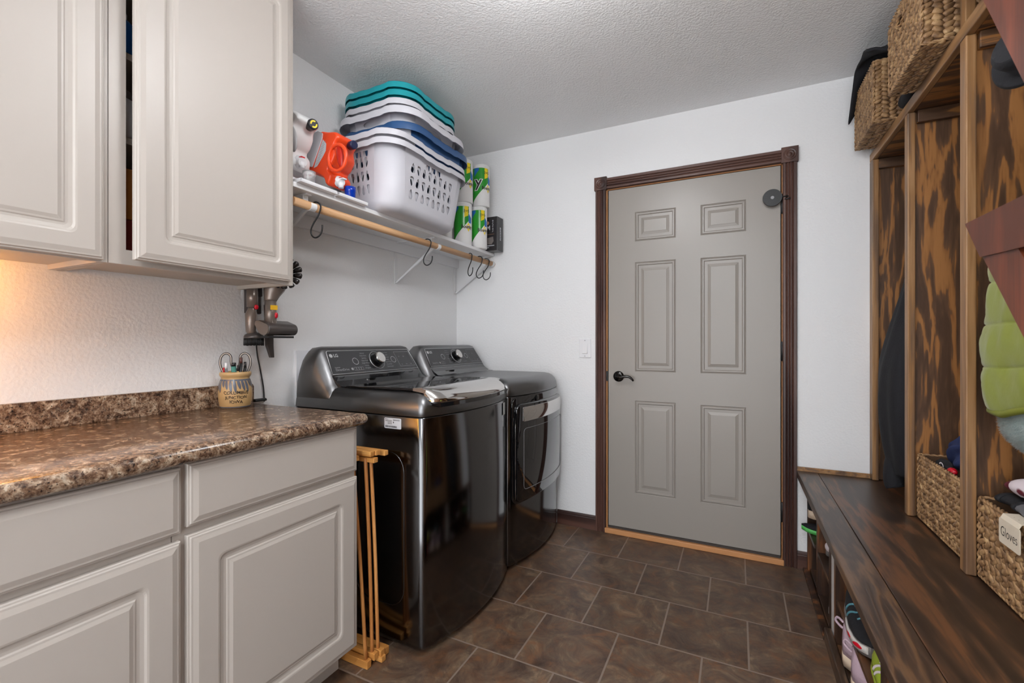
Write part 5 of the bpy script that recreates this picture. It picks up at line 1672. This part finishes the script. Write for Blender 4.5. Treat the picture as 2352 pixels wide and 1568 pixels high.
def glove(label, m, c, ang, seed):
    t = thing('glove', label, 'glove', c)
    mb = MB(); ca, sa = math.cos(ang), math.sin(ang)
    R3 = lambda a, b, z: (c[0] + a * ca - b * sa, c[1] + a * sa + b * ca, c[2] + z)
    rings = []
    for q in range(9):
        u = q / 8; w = (.036, .034, .036, .042, .046, .047, .045, .040, .028)[q]
        rings.append([R3(-.07 + .12 * u, w * math.cos(a), .013 * (1 + .2 * math.sin(q)) * math.sin(a)) for a in [2 * math.pi * k / 14 for k in range(14)]])
    mb.loft(rings, True, (True, True), 0, True)
    for k, (b, L_) in enumerate(((-.030, .055), (-.011, .068), (.009, .066), (.028, .050))):
        mb.tube([R3(.045, b, 0), R3(.045 + L_ * .5, b * 1.1, .006), R3(.045 + L_, b * 1.15, -.002)], [.0115, .011, .008], 10)
    mb.tube([R3(-.005, .038, 0), R3(.02, .062, .002), R3(.045, .068, -.002)], [.013, .012, .008], 10)
    obj('shell', mb, m, t)
    mb = MB(); mb.loft([[R3(x, w * math.cos(a), .0145 * math.sin(a)) for a in [2 * math.pi * k / 14 for k in range(14)]] for x, w in ((-.076, .0355), (-.060, .0375))], True, (True, True), 0, True)
    obj('cuff', mb, M['blackcloth'], t)
glove('black glove lying under the scarf in the gloves basket', M['blackcloth'], (.675, 1.595, .735), -1.2, 1)
glove('grey glove lying nearest the tag in the gloves basket', M['greycloth'], (.655, 1.500, .738), -1.5, 2)
glove('charcoal glove under the grey glove in the gloves basket', mat('charcoal_cloth', lin(58, 58, 62), .9), (.70, 1.45, .715), -1.35, 3)

# black cloth over the far top basket
o = thing('dark_garment', 'black garment slumped over the far top basket on the lockers', 'clothes', (.62, 2.50, 2.31))
mb = MB(); rings = []
for i in range(15):
    q = i / 14
    y = 2.30 + .375 * q
    zc = 2.325 + .055 * math.sin(math.pi * min(1, q * 1.15)) - .10 * max(0, q - .8) / .2
    rings.append([(.50 + .016 * math.sin(i * 1.3 + k) * 0 + .30 * u + (-.022 if k == 0 else 0), y + .010 * math.sin(k * 2.1 + i), zc + .018 * math.sin(k * 1.7 + i * .9) - (.085 if k == 0 and q > .35 else 0.0) * (q - .35)) for k, u in enumerate((0, .03, .10, .2, .35, .55, .75, 1.0))])
mb.loft(rings, False, (False, False), 0, True)
obj('fabric', mb, M['blackcloth'], o, solid=.016, subsurf=1)
tag(blob('black_pouch', M['blackcloth'], (.60, 2.225, SHB + .030), (.035, .085, .028), 9, .10, flat=.9), 'small black pouch on the locker top between the two far baskets', 'pouch')

# ------------------------------------------------------------------ hanging jackets
def hanging_coat(name, label, m, cx, cy, z0, z1, ax, ay, puff=0., pitch=.075, seed=1, lean=0., cat='jacket', nz_=120, prof=None, hem=0.):
    t = thing(name, label, cat, (cx, cy, z0))
    q = random.Random(seed)
    mb = MB(); rings = []; nu = 64
    for j in range(nz_ + 1):
        u = j / nz_; z = z0 + (z1 - z0) * u
        s_ = prof(u) if prof else 1
        pf_ = abs(math.sin(math.pi * (z - z0) / pitch)) ** .42 if puff else 0
        ring = []
        for k in range(nu):
            a = 2 * math.pi * k / nu
            fold = 1 + .045 * math.sin(5 * a + 3 * u) + .03 * math.sin(9 * a - 5 * u + 1) + (.012 * math.sin(17 * a + 23 * u) + .010 * math.sin(29 * a - 41 * u) if puff else 0)
            seam = abs(math.sin(4 * a + .4)) ** .25 if puff else 1
            r_ = s_ * fold + puff * (pf_ * seam - .5)
            wr = .012 * math.sin(26 * a + 40 * u) * (1 - pf_) if puff else 0
            zz = z + (-.022 * math.sin(a * 2 + 1) if not puff else -.008 * math.cos(a)) + hem * max(0, -math.sin(a)) * (1 - u) ** 4
            ring.append((cx + lean * u + ax * (r_ + wr) * math.cos(a), cy + ay * (r_ + wr) * math.sin(a), zz))
        rings.append(ring)
    mb.loft(rings, True, (True, True), 0, True)
    obj('shell', mb, m, t)
    return t
JX, JY, JAx, JAy = .634, 1.452, .088, .185
tj = hanging_coat('puffer_jacket', 'lime green quilted jacket with fleece lining hanging in the nearest locker bay', M['lime'], JX, JY, .975, 1.425, JAx, JAy, .10, .105, 4, hem=.050,
                  prof=lambda u: (.90 + .12 * math.sin(math.pi * min(1, u * 1.6 + .12))) * (1 - .10 * max(0, u - .35)))
mb = MB(); mb.tube([(JX + JAx * .90 * math.cos(a), JY + JAy * .90 * math.sin(a), .972 - .008 * math.cos(a) + .050 * max(0, -math.sin(a))) for a in [2 * math.pi * k / 48 for k in range(48)]], .008, 8, loop=True)
obj('hem_binding', mb, M['limedark'], tj)
mb = MB(); q = random.Random(11)
fc = Vector((.636, 1.445, .958)); fr = Vector((.072, .158, .078))
mb.ellipsoid(fc, tuple(fr * .96), None, 24, 14)
for i in range(9000):
    zc = q.uniform(-1, .3); a = q.uniform(0, 2 * math.pi); s_ = math.sqrt(max(0, 1 - zc * zc))
    d = Vector((s_ * math.cos(a), s_ * math.sin(a), zc))
    p = Vector((fc.x + d.x * fr.x * .93, fc.y + d.y * fr.y * .93, fc.z + d.z * fr.z * .93))
    n_ = (d + Vector((q.uniform(-.6, .6), q.uniform(-.6, .6), q.uniform(-1.1, .1)))).normalized()
    L_ = q.uniform(.007, .012); w_ = n_.orthogonal().normalized() * .0008; w2 = n_.cross(w_)
    mb.add([p + w_, p - w_ * .5 + w2 * .87, p - w_ * .5 - w2 * .87, p + n_ * L_], [(0, 1, 3), (1, 2, 3), (2, 0, 3)], 0, True)
obj('fleece_lining', mb, M['fur'], tj, label='grey-blue fleece hanging below the hem')
bj = hanging_coat('black_jacket', 'long black jacket hanging in the far locker bay, hem on the bench', M['blackcloth'], .690, 2.420, .62, 1.42, .115, .135, 0, seed=8,
                  prof=lambda u: (.72 + .55 * math.sin(math.pi * min(1, .12 + u * .9))) * (1 - .55 * max(0, u - .55)))
mb = MB(); mb.tube(spline([(.645, 2.43, .74), (.612, 2.445, .64), (.602, 2.448, .56), (.606, 2.442, BT + .036)], 6), [.050 - .016 * i / 18 for i in range(19)], 16)
obj('sleeve', mb, M['blackcloth'], bj)

# ------------------------------------------------------------------ shoes
def shoe(name, label, loc, rotz, L=.26, W=.092, H=.095, sole=.026, upm=None, solem=None, liningm=None, accent=None, toe_up=.012, group='shoes in the bench cubbies', collar=.11, laces=True, tab=False, pitch=0., cat='shoe', pods=None, mid=None, toe_cap=None):
    """heel at local x=0, toe at x=L"""
    t = thing(name, label, cat, (0, 0, 0), group)
    n = 18; st = [k / 14 for k in range(15)]
    def hw(u): return W / 2 * (.62 + .20 * math.sin(math.pi * min(1, u * 1.4)) + .22 * math.exp(-((u - .68) / .2) ** 2)) * (1 - .0 * u) * math.sqrt(max(.02, 1 - max(0, (u - .80) / .205) ** 2)) * math.sqrt(max(.15, 1 - max(0, (.10 - u) / .11) ** 2))
    def zl(u): return toe_up * max(0, (u - .7) / .3) ** 2
    mb = MB(); rings = []
    for u in st:
        w = hw(u); z = zl(u); s2 = sole * (1.25 - .35 * u)
        rings.append([(u * L, -w * .92, z), (u * L, w * .92, z), (u * L, w * 1.06, z + s2 * .55), (u * L, w * 1.0, z + s2), (u * L, -w * 1.0, z + s2), (u * L, -w * 1.06, z + s2 * .55)])
    mb.loft(rings, True, (True, True), 0, True); s_o = mb
    up = MB(); rings = []
    for u in st:
        w = hw(u) * .99; z = zl(u) + sole * (1.25 - .35 * u) * .97
        h = (H - sole) * (1.0 if u < .30 else max(.30, 1 - .82 * ((u - .30) / .7) ** .85)) * math.sqrt(max(.05, 1 - max(0, (u - .86) / .15) ** 2)) * (.96 + .08 * math.exp(-((u - .02) / .06) ** 2))
        ring = []
        for k in range(13):
            a = math.pi * k / 12
            ring.append((u * L, w * math.cos(a) * (1 - .22 * math.sin(a) ** 2), z + h * math.sin(a) ** .75))
        rings.append(ring)
    up.loft(rings, True, (True, True), 0, True)
    col = MB(); cz = H * .985
    col.ellipsoid((collar * .62, 0, cz - .004), (collar * .52, W * .27, .012), None, 20, 8)
    mt = Matrix.Translation(loc) @ Matrix.Rotation(rotz, 4, 'Z') @ Matrix.Rotation(pitch, 4, 'Y')
    t.location = loc
    def mk(nm, b, m_, lab=None): b.xform(mt); return obj(nm, b, m_, t, label=lab)
    mk('sole', s_o, solem); mk('upper', up, upm); mk('collar_lining', col, liningm or M['blackcloth'])
    if laces:
        lb_ = MB()
        for k in range(4):
            u = .40 + .085 * k; w = hw(u) * .55; z = zl(u) + sole + (H - sole) * (1 - .82 * ((u - .30) / .7) ** .85)
            lb_.tube(spline([(u * L, -w, z - .010), (u * L, 0, z + .003), (u * L, w, z - .010)], 4), .0026, 6)
        mk('laces', lb_, accent or M['whitecloth'])
    if accent:
        ac = MB()
        for s_ in (-1, 1):
            for u0 in (.36, .47):
                pts = []
                for k in range(7):
                    q_ = k / 6; u = u0 + .10 * q_; a = .12 + .75 * q_; w = hw(u) * .99
                    h = (H - sole) * (1.0 if u < .30 else max(.30, 1 - .82 * ((u - .30) / .7) ** .85))
                    pts.append((u * L, s_ * w * math.cos(a) * (1 - .22 * math.sin(a) ** 2), zl(u) + sole * (1.25 - .35 * u) * .97 + h * math.sin(a) ** .75))
                ac.tube(pts, .0034, 6)
        mk('side_stripes', ac, accent)
    if mid:
        md = MB(); rings = []
        for u in [.42 + .56 * k / 8 for k in range(9)]:
            w = hw(u) * 1.085; z = zl(u); s2 = sole * (1.25 - .35 * u)
            rings.append([(u * L, -w, z + s2 * .25), (u * L, w, z + s2 * .25), (u * L, w, z + s2 * .9), (u * L, -w, z + s2 * .9)])
        md.loft(rings, True, (True, True), 0, True); mk('midsole', md, mid, 'pale midsole')
    if toe_cap:
        tc = MB(); tc.ellipsoid((L * .93, 0, zl(.93) + sole + .010), (L * .085, W * .36, .022), None, 16, 10); mk('toe_cap', tc, toe_cap, 'white toe cap')
    if pods:
        pd = MB()
        for u, s_ in ((.90, 1), (.66, 1), (.90, -1), (.66, -1)):
            pd.ellipsoid((u * L, s_ * hw(u) * 1.02, zl(u) + sole * .55), (.022, .004, .007), Matrix.Rotation(-s_ * (.75 if u > .8 else .1), 3, 'Z'), 12, 8)
        mk('sole_pods', pd, pods, 'red sole pods')
    if tab:
        tb = MB(); tb.tube(spline([(.006, 0, H * .86), (-.014, 0, H * .90), (-.030, 0, H * .99), (-.022, 0, H * 1.10), (-.002, 0, H * 1.04)], 5), .0042, 6)
        mk('heel_loop', tb, upm)
    return t
S1 = .2245
shoe('sneaker', 'dark sneaker with a bright green sole edge, lowest in the far cubby by the door', (.535, 2.610, S1), math.pi - .05, .25, .090, .076, .022, M['blackcloth'], M['sole_green'], None, None, laces=False)
shoe('sneaker', 'black and white sneaker with a cream sole stacked on the green-soled one', (.310, 2.595, S1 + .081), .05, .25, .086, .128, .030, M['blackcloth'], M['sole_cream'], None, M['whitecloth'])
shoe('sneaker', 'dark sneaker with a white toe and red tongue in the second cubby', (.62, 2.385, .2085), math.pi, .27, .092, .105, .030, mat('navy_shoe', lin(40, 44, 60), .7), M['sole_grey'], M['red'], M['redprint'], toe_cap=M['whitecloth'])
shoe('sneaker', 'white shoe just visible low behind the dark post, lower second cubby', (.60, 2.25, .0205), math.pi, .26, .09, .09, .026, M['whitecloth'], M['sole_white'], None, None)
shoe('sneaker', 'grey and black trail sneaker with red sole pods on the wide cubby shelf', (.372, 1.945, .2085), -math.pi / 2 - .04, .285, .100, .118, .036, M['blackcloth'], M['sole_grey'], None, M['tealstripe'], pods=M['red'], mid=M['sole_white'])
sh1 = shoe('sneaker', 'lilac knit sneaker with a heel loop, farther of the pair on the cubby floor', (.332, 1.905, .0545), -.80, .245, .088, .125, .034, M['lilac'], M['sole_cream'], M['mint'], None, tab=True, laces=False)
sh2 = shoe('sneaker', 'lilac knit sneaker, nearer of the pair on the cubby floor', (.332, 1.770, .0545), -.80, .245, .088, .125, .034, M['lilac'], M['sole_cream'], M['mint'], None, tab=True, laces=False)
shoe('sandal', 'lime green and white child\'s shoe on the wide cubby shelf, nearer the camera', (.372, 1.640, .2085), -math.pi / 2, .17, .075, .075, .018, M['limegreen'], M['limegreen'], M['whitecloth'], M['whitecloth'])
t = thing('rubber_boot', 'red rubber boot standing behind the near post of the cubbies', 'boot', (.38, 1.58, .0465), 'shoes in the bench cubbies')
mb = MB(); mb.loft([[(.385 + rx * math.cos(a), 1.530 + ry * math.sin(a), z) for a in [2 * math.pi * k / 20 for k in range(20)]] for z, rx, ry in ((.0475, .05, .034), (.09, .046, .032), (.14, .042, .034), (.185, .046, .038), (.1855, .041, .033), (.10, .038, .028))], True, (True, True), 0, True)
obj('shaft', mb, mat('red_rubber', lin(206, 44, 60), .35), t)
mb = MB(); mb.ellipsoid((.42, 1.530, .075), (.085, .034, .028), None, 16, 10); obj('foot', mb, mat('red_rubber_foot', lin(196, 40, 56), .35), t)

# ------------------------------------------------------------------ reddish wooden rack at the right edge
RXc = .43
t = thing('wall_rack', 'reddish brown wooden rack with slanted braces at the right edge, nearest the camera', 'rack', (RXc, 1.0, 1.1))
Q = lambda px, py: at(px, py, X=RXc)
def plate(pts, th, name, x0=RXc):
    pp = [Q(*p) for p in pts]
    o2 = [(p.y, p.z) for p in pp]
    mb = MB(); mb.prism(o2, lambda y, z: (x0, y, z), lambda y, z: (x0 + th, y, z))
    return obj(name, mb, M['redwood'], t, bevel=.002)
plate([(2222, 514), (2257, 590), (2400, 556), (2480, 552), (2480, 380), (2352, 450)], .022, 'cross_bar', RXc - .004)
plate([(2256, 588), (2352, 776), (2520, 1105), (2580, 1040), (2410, 690), (2330, 556)], .020, 'brace')
plate([(2238, -40), (2352, 190), (2480, 450), (2560, 400), (2480, 130), (2370, -40)], .020, 'brace')
t2 = thing('black_hat', 'black round-brimmed hat hanging behind the reddish rack', 'hat', (.50, 1.22, 1.7))
hc = at(2368, 110, X=.52)
mb = MB(); axh = Vector((-.85, -.45, .1)).normalized(); u_ = axh.orthogonal().normalized(); w_ = axh.cross(u_)
ringh = lambda r, h: [hc + axh * h + (u_ * math.cos(a) + w_ * math.sin(a)) * r for a in [2 * math.pi * k / 40 for k in range(40)]]
mb.loft([ringh(.066, -.004), ringh(.072, .0), ringh(.066, .005), ringh(.045, .004), ringh(.042, .035), ringh(.03, .045)], True, (True, True), 0, True)
obj('brim', mb, M['blackcloth'], t2)
t3 = thing('black_bag', 'black bag hanging under the cross bar of the reddish rack', 'bag', (.52, 1.1, 1.2))
bc = at(2405, 640, X=.50)
blob('pouch', M['blackcloth'], tuple(bc), (.035, .085, .085), 12, .05, parent=t3)
